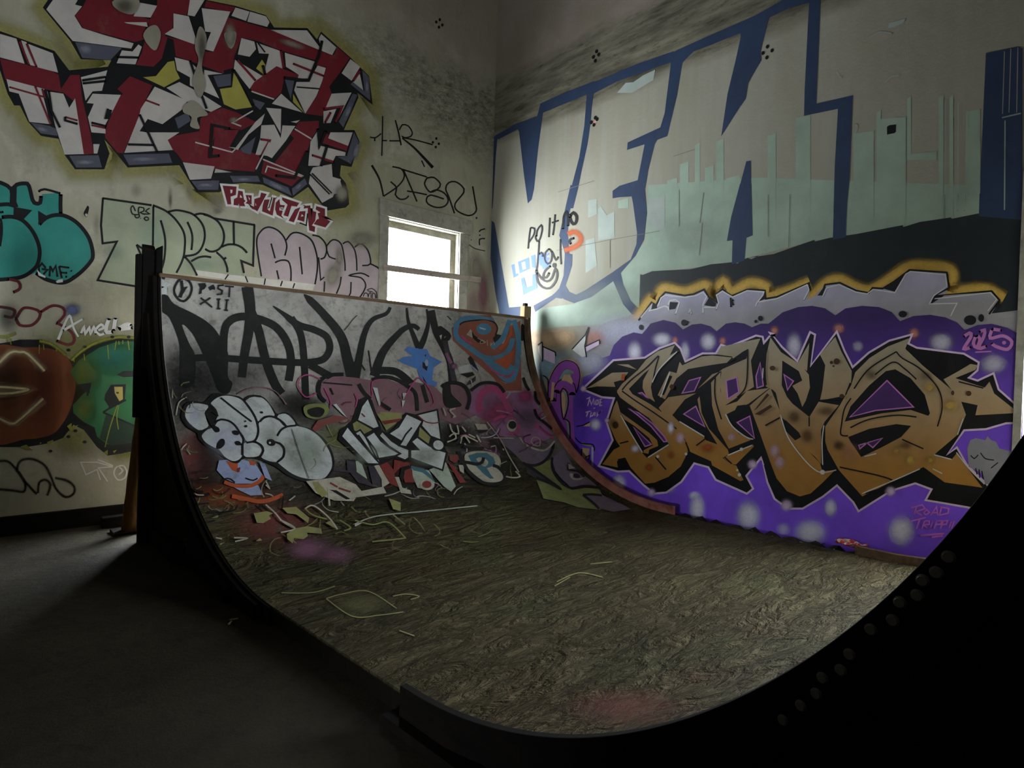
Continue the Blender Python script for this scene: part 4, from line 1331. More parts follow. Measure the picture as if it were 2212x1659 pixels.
# dark band, grey letters, violet cloud and the big gold piece
g = Piece('painted_band', 'dark green-black painted band with ragged upper edge above the silver letters', 'R', PB, 9)
g.fill('pine', 'Y3 1265,710 1285,715 1360,685 1440,680 1660,670 1700,662 1830,630 1990,615 2040,625 2060,605 2120,580 2150,590 2212,560 Y4 30,500 260,465 400,415 575,355 580,368 690,340 900,310 1265,240 1270,255 1400,215 1640,180 1650,190 1850,150 2090,135 2110,185 2205,170 P 2205,780 1950,640 1700,640 1400,700 1380,690')
g.build()
g = Piece('graffiti_lettering', 'silver lilac letters with yellow glow above the gold piece', 'R', PB, 11)
g.z('X8').lines('gold_glow', 30, '60,780 230,540 290,570 370,420 600,455 820,385 900,470 960,540 930,470 1020,350 1110,450 1310,360 1480,400 1500,490 1700,450 1960,345', soft=0.95)
g.z('Y4').lines('gold_glow', 30, '530,830 670,690 780,665 900,720 1000,745 1100,700 1300,570 1450,560 1640,590 1650,710 1600,760 1900,735 2060,810', soft=0.95)
g.blob('gold_glow', 'Y4', 1450, 560, 220, 60, 0.5)
g.part('letter_fill')
g.fill('silver', 'X8 100,770 240,570 290,600 390,460 600,495 700,480 810,430 860,510 950,570 930,490 1010,430 1110,500 1280,430 1470,440 1480,530 1600,510 1950,360 1960,440 1930,540 Y4 580,790 660,705 775,685 1000,775 1030,730 1110,735 1320,585 1610,610 1625,730 1590,790 1960,755 2020,830 1960,930 2205,900 2205,1200 P 1700,800 1350,820 1270,800 X8 -300,900')
g.blob('lilac_haze', 'X8', 0, 900, 500, 220, 0.8)
g.part('letter_outline')
g.z('X8').lines('black', 4, '100,765 240,570 290,600 330,520 390,460 600,495 700,480 810,430 860,510 950,570 930,490 1010,430 1110,500 1280,430 1470,440 1480,530 1600,510 1950,360 1962,440', sm=False)
g.z('Y4').lines('black', 4, '640,760 660,705 775,690 900,750 1000,770 1030,730 1110,735 1200,680 1320,590 1610,610 1628,730 1520,790 1960,755 2022,825 1940,935', sm=False)
for q in ('Y4 1110,735 1300,600 1210,762', 'X8 815,600 860,520 945,580 930,620', 'X8 430,650 440,565 530,570 500,640', 'X8 1470,445 1480,530 1400,560 1450,490', 'X8 235,660 250,590 300,605 300,640', 'Y4 640,790 600,790 660,710 670,730', 'Y4 1510,790 1590,790 1480,860'):
    g.fill('graphite', q); g.layer -= 0.8
g.layer += 1
g.part('letter_highlight')
g.z('X8').lines('white', 2.6, '120,740 245,585 215,660 300,640 380,610 420,622 430,660|305,620 345,520 390,490 600,515 730,495 800,460 840,505 800,590 800,690|940,650 970,570 945,490 1010,447 1120,512 1280,442 1460,455 1450,490 1380,580 1370,620|420,600 440,550 500,540 545,570 500,700|1400,565 1600,530 1930,378 1950,430 1890,550|645,690 660,640 675,700|800,622 940,622', sm=False)
g.z('Y4').lines('white', 2.2, '640,800 670,730 770,705 900,762 990,777 1035,742 1205,767 1290,622 1330,602 1600,627 1610,720 1510,790 1470,860|1515,815 1950,767 2000,820 1930,910|1480,855 1690,850 1640,950', sm=False)
g.z('X8').lines('black', 4, '1100,520 1105,620|1130,540 1115,560 1130,600')
g.build()

g = Piece('graffiti_background', 'violet cloud background with scalloped top edge and pale spray dots', 'R', PB, 30)
g.fill('purple', 'Y5 180,1330 170,1000 200,620 240,520 350,470 370,400 430,330 520,300 560,200 640,120 750,80 830,95 870,40 X8 150,905 230,800 370,760 500,790 580,865 680,810 780,800 880,830 945,885 1050,800 1150,785 1250,800 1330,840 1430,800 1510,800 '
       'Y4 230,1000 330,920 450,880 560,870 660,890 740,945 820,890 950,870 1080,880 1180,920 1245,990 1350,950 1480,940 1600,960 1690,1000 1750,1060 1850,1020 1960,1010 2080,1040 2205,1110 P 2206,1330 1960,1250 1500,1142 1300,1112 1250,1000')
g.blob('purple', 'Y5', 210, 900, 140, 420, 0.75)
g.part('spray_dot')
for (z_, x, y, rx, ry, a) in (('Y5', 760, 270, 65, 95, .75), ('Y5', 1020, 150, 85, 65, .75), ('Y5', 1240, 270, 45, 95, .6), ('Y5', 1460, 170, 70, 80, .75), ('Y5', 385, 960, 52, 55, 1), ('Y5', 610, 1530, 65, 95, 1), ('Y5', 1330, 1640, 55, 40, .8),
                            ('Y6', 260, 190, 62, 105, .6), ('Y6', 800, 190, 45, 45, .4), ('Y6', 1510, 155, 95, 75, .6), ('Y6', 1950, 340, 105, 80, .55), ('Y6', 570, 1560, 52, 75, .8), ('Y7', 365, 200, 80, 100, .95),
                            ('Y7', 780, 310, 105, 85, .8), ('Y7', 1390, 300, 88, 100, .85), ('Y7', 20, 150, 52, 95, .95), ('Y7', 600, 290, 45, 45, .45), ('Y5', 1100, 560 + 1000, 50, 60, .35)):
    g.blob('lilac', z_, x, y, rx*1.05, ry*1.05, min(1.0, a*1.2), rings=(0.0, 0.35, 0.6, 0.85, 1.05, 1.3)); g.layer -= 0.8
for (z_, x, y, rx, ry) in (('Y5', 1145, 160, 32, 44), ('Y5', 1600, 165, 37, 44), ('Y5', 2095, 65, 44, 48), ('Y6', 640, 40, 55, 48), ('Y6', 1280, 80, 50, 55)):
    g.blob('salmon', z_, x, y, rx, ry, 0.75); g.layer -= 0.8
g.layer += 1
g.part('drip_dot')
for (z_, x, y, rx, ry) in (('X8', 130, 840, 26, 29), ('X8', 595, 790, 32, 34), ('X8', 1424, 743, 27, 28), ('X8', 1373, 777, 15, 18), ('Y4', 1267, 935, 33, 26), ('Y4', 1793, 982, 48, 38), ('Y4', 1880, 965, 22, 30)):
    g.oval('graphite', z_, x, y, rx, ry); g.layer -= 0.8
g.line('graphite', 3.5, 'X8 640,775 620,815')
g.build()

g = Piece('graffiti_mural', 'gold angular lettering with black shadow and white edge on violet', 'R', PB, 40)
OUT = ('Y5 275,620 560,355 860,330 1000,240 1140,190 1190,240 1240,370 1410,290 1540,290 1590,210 1650,230 1800,170 1920,120 1975,130 1990,200 2075,100 Y6 65,85 150,200 290,330 400,80 430,95 395,370 620,80 680,230 755,380 900,250 1070,150 1250,100 1220,170 1300,210 1700,260 1820,330 1810,390 1730,460 1820,490 1950,430 1990,560 2188,735 '
       '2188,832 2060,835 1890,885 1700,895 1550,1120 1640,1060 1720,1200 1890,1365 2000,1500 1960,1600 1740,1550 1390,1490 1440,1400 1290,1345 1080,1410 810,1580 770,1510 625,1360 500,1460 330,1560 210,1560 100,1480 40,1340 0,1190 '
       'Y5 2000,1350 1970,1260 1815,1450 1880,1570 1830,1610 1540,1480 1470,1360 1325,1320 1200,1500 1060,1600 950,1610 850,1530 710,1395 600,1400 430,1350 560,1110 500,930 575,700 450,690')
g.line('pink_white', 8.5, OUT, closed=True, sm=False)
g.part('backing')
g.fill('black', OUT)
g.part('letter')
GOLD = ('Y5 300,615 545,465 700,460 650,530 560,555 575,600 400,595', 'Y5 590,385 780,435 700,385',
        'Y5 590,640 640,570 790,440 870,340 980,260 1145,200 1095,300 1180,255 1020,400 940,500 915,600 930,690 955,745 870,690 835,610 840,540 900,430 850,470 705,620 740,670 620,680',
        'Y5 590,650 705,620 740,670 900,760 1060,870 1180,1010 1250,1130 1270,1220 1200,1360 1080,1460 950,1515 860,1525 720,1370 670,1275 590,1310 600,1370 450,1340 560,1200 620,1170 580,1110 510,950 560,790 590,730 600,760 640,900 720,1030 840,1240 880,1280 1090,1150 1040,1080 900,900 700,760 620,700',
        'Y5 620,840 760,940 900,1040 975,1110 985,1165 900,1200 890,1240 845,1230 845,1205 935,1160 900,1090 760,975 660,910',
        None,
        'Y5 1090,450 1160,470 1190,360 1215,395 1400,310 1500,300 1690,320 1640,370 1500,390 1270,430 1160,520 1050,720 980,680',
        'Y5 990,800 1080,700 1350,660 1240,720 1120,870 1180,930 1420,1070 1440,1110 1340,1170 1280,1190 1240,1100 1050,880',
        'Y5 1280,1190 1340,1170 1440,1110 1550,1150 1650,1200 1660,1240 1600,1280 1690,1340 1730,1350 1800,1490 1770,1500 1500,1350 1490,1310 1290,1220',
        'Y5 1650,1250 1890,1150 1900,1170 1730,1340 1690,1340 1610,1280',
        None,
        'Y5 1360,620 1500,480 1590,450 1575,560 1590,690 1620,780 1740,700 1830,640 1900,600 1870,350 1960,140 1900,150 1590,215 1540,290 1690,310 1700,330 1800,260 1840,240 1830,330 1760,360 1600,430 1400,590',
        'Y5 1490,560 1580,460 1580,640 1620,780 1740,740 1830,640 2050,610 1850,760 1640,860 1680,960 1760,1050 1890,1100 1660,1190 1560,1010 1500,780',
        'Y5 1360,720 1380,690 1400,850 1470,1000 1570,1110 1650,1200 1550,1150 1430,950 1380,830',
        None,
        'Y5 1860,780 1950,700 2060,610 Y6 20,540 60,545 90,620 150,760 290,990 480,1180 500,1250 610,1240 500,1350 400,1440 310,1465 200,1420 110,1310 60,1180 -40,900',
        'Y6 20,530 15,300 60,115 150,240 320,350 385,430 395,540 360,650 330,705 290,590 245,525 330,480 300,400 160,310 155,520 200,620 290,730 160,640 80,560',
        'Y6 100,560 160,540 200,640 390,790 470,660 640,690 520,830 490,900 490,1190 440,1130 270,990 320,960 300,920 150,780', 'Y6 290,335 390,160 370,400',
        'Y6 480,260 610,110 660,230 750,400 745,500 690,610 480,650 500,560 525,350',
        None,
        'Y6 745,520 780,410 900,290 1060,190 1240,120 1205,210 1350,350 1600,560 1530,470 1640,410 1760,340 1820,350 1800,390 1630,460 1880,540 1920,490 1960,590 2170,755 1800,775 1820,690 1680,660 1720,770 1650,940 1450,1110 1600,1150 1640,1100 1860,1390 1540,1345 1360,1215 1130,1320 840,1465 640,1240 560,1120 525,1000 525,870 650,690')
for q in GOLD:
    if q is None:
        g.part('letter'); continue
    g.fill('gold', q); g.layer -= 0.8
g.layer += 1
g.part('cut_out')
for q in ('Y6 690,830 740,700 900,520 1040,400 1120,385 1250,460 1370,600 1415,760 1400,780 1250,730 1000,760', 'Y6 720,960 900,890 1130,850 1255,865 1170,960 1000,1050 830,1130 740,1000', 'Y6 1210,220 1700,270 1735,330 1530,470 1400,330',
          'Y5 1090,490 1120,500 1040,680 1005,670', 'Y5 600,1290 670,1275 720,1370 600,1375', 'Y5 1690,880 1740,780 1820,770 1780,850 1730,930', 'Y6 150,790 300,920 310,960 270,990 180,900', 'Y6 540,1060 640,1240 525,1230 505,950', 'Y6 0,1180 60,1180 90,1290 40,1250'):
    g.fill('black', q); g.layer -= 0.8
g.layer += 1
g.part('violet_counter')
for q in ('Y6 735,790 1050,480 1275,705 950,735', 'Y6 810,1030 1010,970 930,1050 880,1010 820,1060', 'Y5 695,800 800,850 930,950 1040,1070 1070,1120 1040,1125 920,980 790,870', 'Y5 750,985 920,1150 860,1170', 'Y5 1215,660 1280,540 1390,510 1330,640', 'Y5 1635,540 1735,510 1755,650 1650,715',
          'Y5 1230,860 1345,785 1430,980', 'Y5 1920,500 1960,370 1990,590 1930,610', 'Y6 175,430 255,485 205,560', 'Y5 1740,940 1860,880 1905,1090', 'Y5 800,660 830,655 900,720'):
    g.fill('purple_hole', q); g.line('pink', 2.6, q, closed=True, sm=False); g.layer -= 1.7
g.layer += 2
g.part('ink_line')
g.z('Y5').lines('black', 3, '640,630 720,540 870,420 960,330 990,310 960,420 935,550|640,640 780,740 950,850 1160,1000|620,1140 700,1120|960,1270 1060,1390|1250,1130 1275,1200|1530,510 1530,700 1590,910|1840,240 1840,400 1830,560 1800,640 1740,700|1350,1160 1440,1090 1430,1070|2010,970 2140,900|1720,330 1650,370|1620,1270 1690,1335', sm=True)
g.z('Y6').lines('black', 3, '770,550 900,380 1130,235|1130,235 1180,290 1330,380 1480,540 1520,700 1480,870|950,430 1100,325 1200,380 1300,470|745,630 690,720 665,850 660,940 720,950|740,880 900,810 1130,775 1300,790|740,500 700,600|1180,980 1360,1060|480,650 640,635|20,860 140,795|390,790 390,870|25,210 15,400 25,520|650,1215 1100,1330 870,1440|1660,490 1870,545', sm=True)
g.z('Y6').lines('white', 2.4, '145,770 210,960 330,1130 430,1230 505,1262 620,1240|515,860 500,1000 505,1200|860,1125 960,1100|840,1440 1150,1310 1330,1230|1440,1230 1520,1270|1640,1090 1750,1230 1880,1360|1450,1110 1600,1150|1650,940 1700,800', sm=True)
g.z('Y5').lines('white', 2.4, '1170,260 1000,430 930,560|1190,930 1430,1075|1630,860 1700,980 1830,1080 1900,1100|1650,1255 1780,1200 1890,1155|630,870 720,1030 840,1230|890,1275 1090,1150|1010,700 1100,460|1990,420 1985,520', sm=True)
g.part('spot')
for (z_, x, y, rx, ry) in (('Y6', 80, 375, 24, 20), ('Y6', 625, 318, 26, 26), ('Y6', 580, 327, 14, 14), ('Y6', 598, 358, 10, 8), ('Y6', 668, 612, 20, 18), ('Y6', 1610, 585, 14, 20), ('Y6', 1745, 590, 24, 22), ('Y5', 1120, 600, 22, 24), ('Y5', 580, 965, 28, 34)):
    g.oval('brown_spot', z_, x, y, rx, ry); g.layer -= 0.8
g.fill('brown_spot', 'Y5 1900,830 2030,660 2050,680 1930,810'); g.fill('brown_spot', 'Y5 1910,860 2060,770 2080,790 1960,870'); g.fill('rust', 'Y5 640,480 675,475 665,540 635,540')
for (z_, x, y, rx, ry, c, a) in (('Y5', 900, 1370, 45, 45, 'rust', .8), ('Y5', 1110, 1250, 40, 45, 'rust', .6), ('Y5', 1460, 1180, 75, 50, 'rust', .75), ('Y5', 1110, 990, 35, 60, 'lilac', .8), ('Y5', 1200, 1090, 45, 55, 'pink_white', .6), ('Y5', 770, 1190, 45, 40, 'lilac', .8), ('Y5', 1690, 1080, 40, 40, 'pink_white', .45),
                              ('Y5', 2100, 1210, 55, 65, 'pink_white', .5), ('Y5', 2150, 1320, 55, 65, 'pink_white', .5), ('Y6', 1410, 540, 60, 55, 'gold_glow', .6), ('Y6', 1590, 690, 80, 60, 'gold_glow', .6), ('Y6', 1250, 1155, 50, 55, 'gold_glow', .8), ('Y6', 1420, 1155, 45, 50, 'gold_glow', .6), ('Y6', 1135, 1075, 45, 45, 'gold_glow', .5), ('Y6', 740, 1090, 80, 90, 'salmon', .35),
                              ('Y6', 260, 790, 60, 60, 'brown_spot', .6), ('Y6', 370, 950, 60, 70, 'brown_spot', .6), ('Y6', 640, 1030, 50, 50, 'brown_spot', .7), ('Y6', 1210, 1030, 60, 40, 'brown_spot', .5), ('Y6', 540, 740, 90, 50, 'brown_spot', .5), ('Y6', 920, 430, 60, 50, 'brown_spot', .5), ('Y6', 1390, 440, 70, 50, 'brown_spot', .4), ('Y5', 560, 950, 40, 50, 'brown_spot', .4)):
    g.blob(c, z_, x, y, rx, ry, a); g.layer -= 0.8
g.layer += 1
for (z_, x, y, r) in (('Y5', 985, 1265, 14), ('Y5', 1255, 1240, 13), ('Y5', 1765, 1440, 16), ('Y5', 1745, 1395, 10), ('Y6', 505, 1258, 20), ('Y5', 1785, 1195, 16)):
    g.oval('white', z_, x, y, r, r); g.layer -= 0.8
for (z_, x, y, r) in (('Y5', 275, 617, 34), ('Y5', 500, 920, 28), ('Y5', 1890, 1340, 50), ('Y5', 925, 1610, 45), ('Y6', 200, 1540, 55), ('Y6', 1085, 1420, 48)):
    g.blob('pink_white', z_, x, y, r, r, 0.9); g.layer -= 0.8
g.build()

g = Piece('graffiti_tag', 'pink handwritten words road tripping low on the right wall', 'R', PB, 50)
g.z('W9').lines('tag_pink', 3.0, '600,640 580,705|560,652 640,632 660,658 590,682|595,682 640,708|650,690 672,665 692,685 667,702 650,690|700,708 742,645 752,708|715,688 750,686|778,650 762,706|770,646 830,658 825,690 762,706|550,750 665,722|622,735 597,806|658,745 638,802|658,745 692,746 690,770 650,776 682,802|715,745 700,797|745,745 725,802|745,745 782,745 772,770 735,772|792,745 770,802|792,745 822,745 812,770 780,772|850,750 832,797|870,746 850,800|905,748 885,800 940,748', sm=False)
g.z('W9').lines('tag_pink', 4.0, '625,850 800,836|705,862 790,852', sm=False)
g.build()
g = Piece('graffiti_tag', 'pink painted year 2025 at the upper right of the violet background', 'R', PB, 46)
g.z('Y4').lines('pink', 7, '1742,1112 1790,1082 1800,1110 1745,1205 1800,1192|1838,1105 1818,1165 1845,1195 1870,1130 1845,1100')
g.z('Y4').lines('pink', 7, '1865,1075 1905,1060 1900,1110 1860,1200 1925,1185|1965,1052 2040,1062|1965,1052 1950,1122 2050,1105 2118,1150 2085,1210 1990,1185 1960,1160')
g.z('Y4').lines('pink', 3, '1830,1232 1962,1226', sm=False)
g.oval('pink', 'Y4', 2058, 1158, 16, 14)
g.build()
g = Piece('graffiti_tag', 'tiny pink two-line tag left of the gold letters', 'R', PB, 46)
g.z('V4').lines('pink_white', 2.4, '530,755 560,740 540,820|555,750 575,805 595,750 600,810|615,765 615,805 635,800 635,765 615,765|645,760 670,757|645,785 672,782|655,760 650,815 675,810|590,840 612,833|520,875 570,862|545,868 530,915|575,870 565,915 590,900 600,870|610,868 605,910|630,865 625,910 660,860 640,890 675,850', sm=False)
g.build()
g = Piece('graffiti_character', 'grey sleeping face painted at the right end of the violet background', 'R', PB, 46)
g.fill('face_grey', 'W6 630,560 650,500 690,485 760,500 775,470 800,500 835,510 860,560 950,580 980,620 860,820 760,815 740,740 640,690', sm=False)
g.z('W6').lines('graphite', 2.4, '655,608 680,632 708,605|725,590 760,632 822,642|690,700 700,745|715,710 720,770|735,720 745,780|800,700 850,660')
g.build()

g = Piece('graffiti_character', 'purple and cream looping hook shapes behind the red ramp edge', 'R', PB, 33)
g.blob('sky', 'V4', 260, 480, 240, 150, 0.8); g.blob('peach', 'V4', 200, 220, 260, 110, 0.7); g.blob('salmon', 'V4', 600, 210, 110, 80, 0.5); g.blob('peach', 'V4', 340, 200, 110, 80, 0.7); g.blob('lilac_haze', 'V4', 560, 430, 170, 130, 0.8)
g.z('V4').lines('peach', 26, '215,790 222,600 280,480 350,435 420,455 445,540 430,620', soft=0.8)
g.fill('magenta_soft', 'V4 200,830 290,650 340,610 410,650 410,900 430,1180 330,1100 200,840')
g.z('V4').lines('graphite', 19, '222,775 230,610 285,490 350,446 415,470 436,545 420,640 405,690')
g.z('V4').lines('magenta_soft', 16.5, '222,770 232,610 288,492 350,448 412,472 433,545 418,630 403,680')
g.z('V4').lines('graphite', 17, '262,690 290,630 340,605 395,640 405,700')
g.z('V4').lines('magenta_soft', 14.5, '262,700 292,632 340,608 392,642 402,720')
for q, c in (('335,520 370,488 415,510 410,530 380,515', 'mint'), ('305,590 330,535 380,535 410,600 400,625 350,595', 'peach'), ('305,700 325,690 345,760 340,850 325,930 310,830 300,740', 'peach'), ('310,665 350,690 365,770 350,880 335,900 352,780 330,700', 'mint'), ('205,775 220,600 245,610 232,760', 'peach'), ('340,930 375,960 380,1100 362,1110 358,990', 'mint'),
             ('480,1140 575,1165 570,1185 490,1165', 'mint'), ('490,1190 560,1200 540,1290 480,1280', 'peach'), ('575,1180 595,1190 590,1360 575,1350', 'lilac_haze'), ('95,290 135,245 135,420 100,330', 'white'), ('150,290 250,330 245,440 150,400', 'pink_white'), ('400,310 520,180 525,370 490,380', 'white'), ('525,290 645,225 640,270 530,330', 'pink_white'), ('500,1000 565,960 560,1000', 'peach')):
    g.fill(c, 'V4 '+q); g.layer -= 0.8
g.layer += 1
g.z('V4').lines('graphite', 2.6, '550,110 520,180 400,310|550,110 515,280 530,380|520,285 645,225 650,260|140,285 250,335 255,370|135,245 135,420|95,270 135,243', sm=False)
g.z('V4').lines('graphite', 2.6, '300,690 320,660 355,690 368,780 350,880 325,935 305,830 300,690|325,935 375,960 385,1110|430,1100 480,1150 590,1165 600,1220|490,1200 485,1290|520,1280 560,1260 550,1300|440,1000 500,990 560,960|140,545 185,580 185,720')
g.build()

# ------------------------------------------------------------------ paint on the ramp
colour('coal', '131411', wear=0.05)
colour('ink', '0d0d0f', wear=0.08)
colour('star_blue', '4f7fc4', wear=0.2)
colour('brick', '94513f', wear=0.35)
colour('steel_blue', '4f86a8', wear=0.35)
colour('mauve', '86606a', wear=0.35)
colour('magenta', 'b8447a', wear=0.35)
colour('rose', 'a06c98', wear=0.4)
colour('bubble_white', 'c6cbc8', wear=0.25)
colour('pale_green', 'a3ad9c', wear=0.3)
colour('deep_red', '7a2a28', wear=0.3)
colour('aubergine', '35303a', wear=0.2)
colour('petrol', '3a6a78', wear=0.25)
colour('leaf', '8f8d58', wear=0.3)
colour('moss', '7d8448', wear=0.45)
colour('smoke_violet', '77697c', wear=0.45)
colour('hot_orange', 'b5532f', wear=0.3)
colour('pale_blue', '97a3c4', wear=0.3)
colour('red_stain', '7d3f3c', wear=0.4)
colour('plum', '84566f', wear=0.4)
colour('bone', 'b3ae9c', wear=0.3)

MR = back_sheet
g = Piece('grime', 'dark sprayed shading under the lettering on the curved ramp side', 'M', MR, 0, each='spray_shading')
for (z_, x, y, rx, ry, a, c) in (('Z7', 250, 1000, 380, 330, .8, 'coal'), ('Z7', 700, 1000, 380, 200, .45, 'coal'), ('Z7', 1600, 950, 300, 160, .4, 'coal'), ('X2', 300, 800, 350, 250, .6, 'moss'), ('X2', 1300, 600, 400, 200, .5, 'leaf'), ('X3', 500, 900, 350, 250, .7, 'coal'),
                               ('X3', 1200, 700, 420, 350, .75, 'plum'), ('X3', 1600, 800, 260, 260, .6, 'rose'), ('X1', 300, 950, 350, 420, .8, 'red_stain'), ('X1', 350, 1350, 300, 280, .7, 'coal'), ('X4', 900, 380, 420, 230, .7, 'red_stain'), ('X4', 500, 120, 420, 130, .6, 'hot_orange'),
                               ('X4', 1230, 620, 230, 120, .8, 'plum'), ('X4', 1480, 680, 190, 90, .7, 'plum'), ('X2', 1300, 1300, 500, 250, .55, 'deep_red'), ('X1', 120, 300, 200, 420, .6, 'coal'), ('X1', 1700, 250, 300, 200, .4, 'coal'), ('P', 1350, 1530, 130, 45, .4, 'red_stain'), ('X6', 150, 650, 420, 230, .6, 'coal'), ('X6', 1100, 950, 760, 380, .55, 'coal'), ('X1', 1600, 250, 420, 200, .55, 'coal'), ('P', 780, 1045, 360, 60, .6, 'coal'), ('P', 1070, 1000, 70, 60, .5, 'coal'), ('P', 455, 930, 50, 150, .6, 'coal'), ('X6', 1900, 850, 300, 200, .5, 'coal')):
    g.blob(c, z_, x, y, rx, ry, a); g.layer -= 0.8
g.layer += 1
g.build()

g = Piece('graffiti_lettering', 'broad black brush letters along the top of the curved ramp side', 'M', MR, 3, each='letter_stroke')
def dk(w, q, z_='Z7', **k):
    g.line('coal', w, z_+' '+q, **k); g.layer -= 0.8
g.fill('coal', 'Z7 20,310 85,310 140,380 300,460 430,540 520,640 600,800 600,1000 640,1060 600,1150 520,1120 470,1000 420,880 300,640 210,560 270,720 320,830 310,1060 200,1080 190,860 180,700 100,500 30,440', sm=True)
dk(15, '250,850 450,840 780,860 1120,880 1300,880 1420,850 1470,760 1440,660 1330,600 1200,560 1080,470 985,400', taper=(1, 0))
dk((25, 17), '765,235 790,420 780,600 745,800 720,1010')
dk(19, '800,450 860,600 920,850 1000,1060 1060,1150')
dk(17, '560,900 570,620 620,525 720,490 860,510 1010,580 1110,720 1140,880 1120,1040')
dk(15, '1140,500 1220,640 1250,850 1265,1200'); dk(16, '1300,900 1400,960 1510,1020')
dk((15, 24), '1250,300 1400,450 1560,650 1620,850 1660,1010', taper=(0, 1))
dk((7, 20), '1985,410 1950,465 1830,520 1760,650 1710,900 1680,1060')
dk((21, 9), '1850,1000 1920,800 2050,640 2130,580 2190,570 2230,600')
dk(16, '1900,950 2030,960 2130,1030 2212,1120'); dk(18, '1690,990 1700,1120 1720,1240')
dk((4, 13), '150,100 165,220 210,340 250,440', 'Z8'); dk((4, 15), '320,110 335,220 300,360 255,450', 'Z8'); dk(15, '360,120 400,300 470,440 520,560 540,740', 'Z8')
dk(10, '420,260 510,340 440,400', 'Z8', taper=(0, 1)); dk(9, '1150,240 1125,300 1130,380', 'Z8'); dk(14, '1160,300 1190,480 1215,620 1260,750', 'Z8')
dk(3, '1800,780 1825,960'); dk(3, '1740,900 1770,950')
g.layer += 1
g.build()

g = Piece('graffiti_tag', 'circled mark and small black letters post XII in the upper corner of the ramp', 'M', MR, 7)
g.line('ink', 4.8, 'Z7 145,240 180,180 220,165 270,190 292,250 270,320 220,360 170,335 143,285', closed=True)
g.fill('ink', 'Z7 190,185 215,180 222,240 258,232 215,300 205,330 175,325 200,260')
for q in ('345,208 405,203 418,228 400,255 378,265 375,292 350,302 362,245', '432,240 475,215 490,240 490,262 465,258 445,268'):
    g.fill('ink', 'Z7 '+q); g.layer -= 0.8
g.z('Z7').lines('ink', 3.6, '565,222 520,225 515,250 552,270 545,298 505,302|575,230 650,236|615,236 610,325|368,330 465,412|450,330 362,388|520,340 518,425|592,350 582,438|505,342 535,342|505,424 535,424|578,350 606,350|568,436 598,438', sm=False)
g.build()
g = Piece('graffiti_mark', 'pale torn paper scraps at the left top corner of the ramp', 'M', MR, 5)
g.fill('bubble_white', 'Z7 22,165 60,190 125,215 80,235 80,300 22,300'); g.fill('ink', 'Z7 22,140 70,140 60,175 22,165'); g.fill('ink', 'Z7 22,228 60,238 22,248')
g.build()
g = Piece('graffiti_mark', 'bright blue star-shaped paint splash on the curved ramp side', 'M', MR, 9)
g.fill('star_blue', 'Z8 75,550 120,520 200,510 130,460 160,430 260,450 320,450 350,510 450,560 380,610 365,720 410,735 400,770 340,775 260,700 240,620 110,570', sm=False)
g.fill('coal', 'Z8 285,560 330,590 322,640 285,610'); g.fill('coal', 'Z8 285,680 325,750 305,770')
g.oval('pale_blue', 'Z8', 320, 570, 14, 30); g.fill('ink', 'Z8 300,505 315,495 312,520')
g.build()

g = Piece('graffiti_character', 'orange and blue spiral face with one eye at the upper right of the ramp', 'M', MR, 8)
g.fill('bone', 'V5 420,260 1700,300 1700,900 1500,1500 1100,1200 420,760')
g.fill('brick', 'V5 1160,1440 1400,1560 1600,1480 1690,900 1720,1700 1330,1700')
g.fill('brick', 'V5 500,330 620,200 1100,190 1250,420 1200,650 1350,780 1500,400 1690,300 1700,900 1650,1400 1500,1560 1200,1480 700,1020 350,700 320,450')
for q in ('1240,280 1430,290 1380,500 1330,600 1220,560', '700,470 800,660 740,650 620,580', '1140,640 1330,600 1280,720 1180,780'):
    g.fill('bone', 'V5 '+q); g.layer -= 0.8
g.layer += 1
g.fill('coal', 'V5 1140,650 1220,570 1340,600 1280,720 1180,790'); g.fill('coal', 'V5 720,520 810,620 900,680 960,760 840,740 740,650')
g.z('V5').lines('steel_blue', 11, '1150,300 900,262 700,245 520,280 420,400 400,560 470,690 700,860 950,1030 1200,1050 1400,960 1500,800 1530,650|1480,290 1410,480 1310,690 1120,850|1560,290 1640,600 1650,900 1600,1300 1500,1490 1350,1440 1100,1190 970,1060')
g.z('V5').lines('magenta', 4, '520,600 600,690 720,760|1000,1180 1200,1340 1450,1430 1560,1290')
g.line('coal', 3, 'V5 480,390 560,330 900,290 1150,330 1230,450 1190,600', sm=True)
g.oval('brick', 'V5', 960, 480, 235, 190); g.oval('steel_blue', 'V5', 960, 470, 150, 115)
g.fill('bubble_white', 'V5 870,430 1000,470 985,490 880,460')
g.fill('hot_orange', 'V5 1120,1120 1300,1050 1560,900 1500,1150 1430,1280 1300,1230')
g.z('V5').lines('steel_blue', 13, '1000,1080 1200,1210 1420,1340 1540,1200', sm=True)
g.z('V5').lines('hot_orange', 7, '1500,400 1490,560 1400,740 1270,870', sm=True)
g.z('V5').lines('bone', 1.4, '830,650 900,690 1000,740|880,740 920,690 980,740 900,760 880,740|1020,690 1030,800|1100,740 1090,800 1130,750|1150,720 1165,790')
g.build()

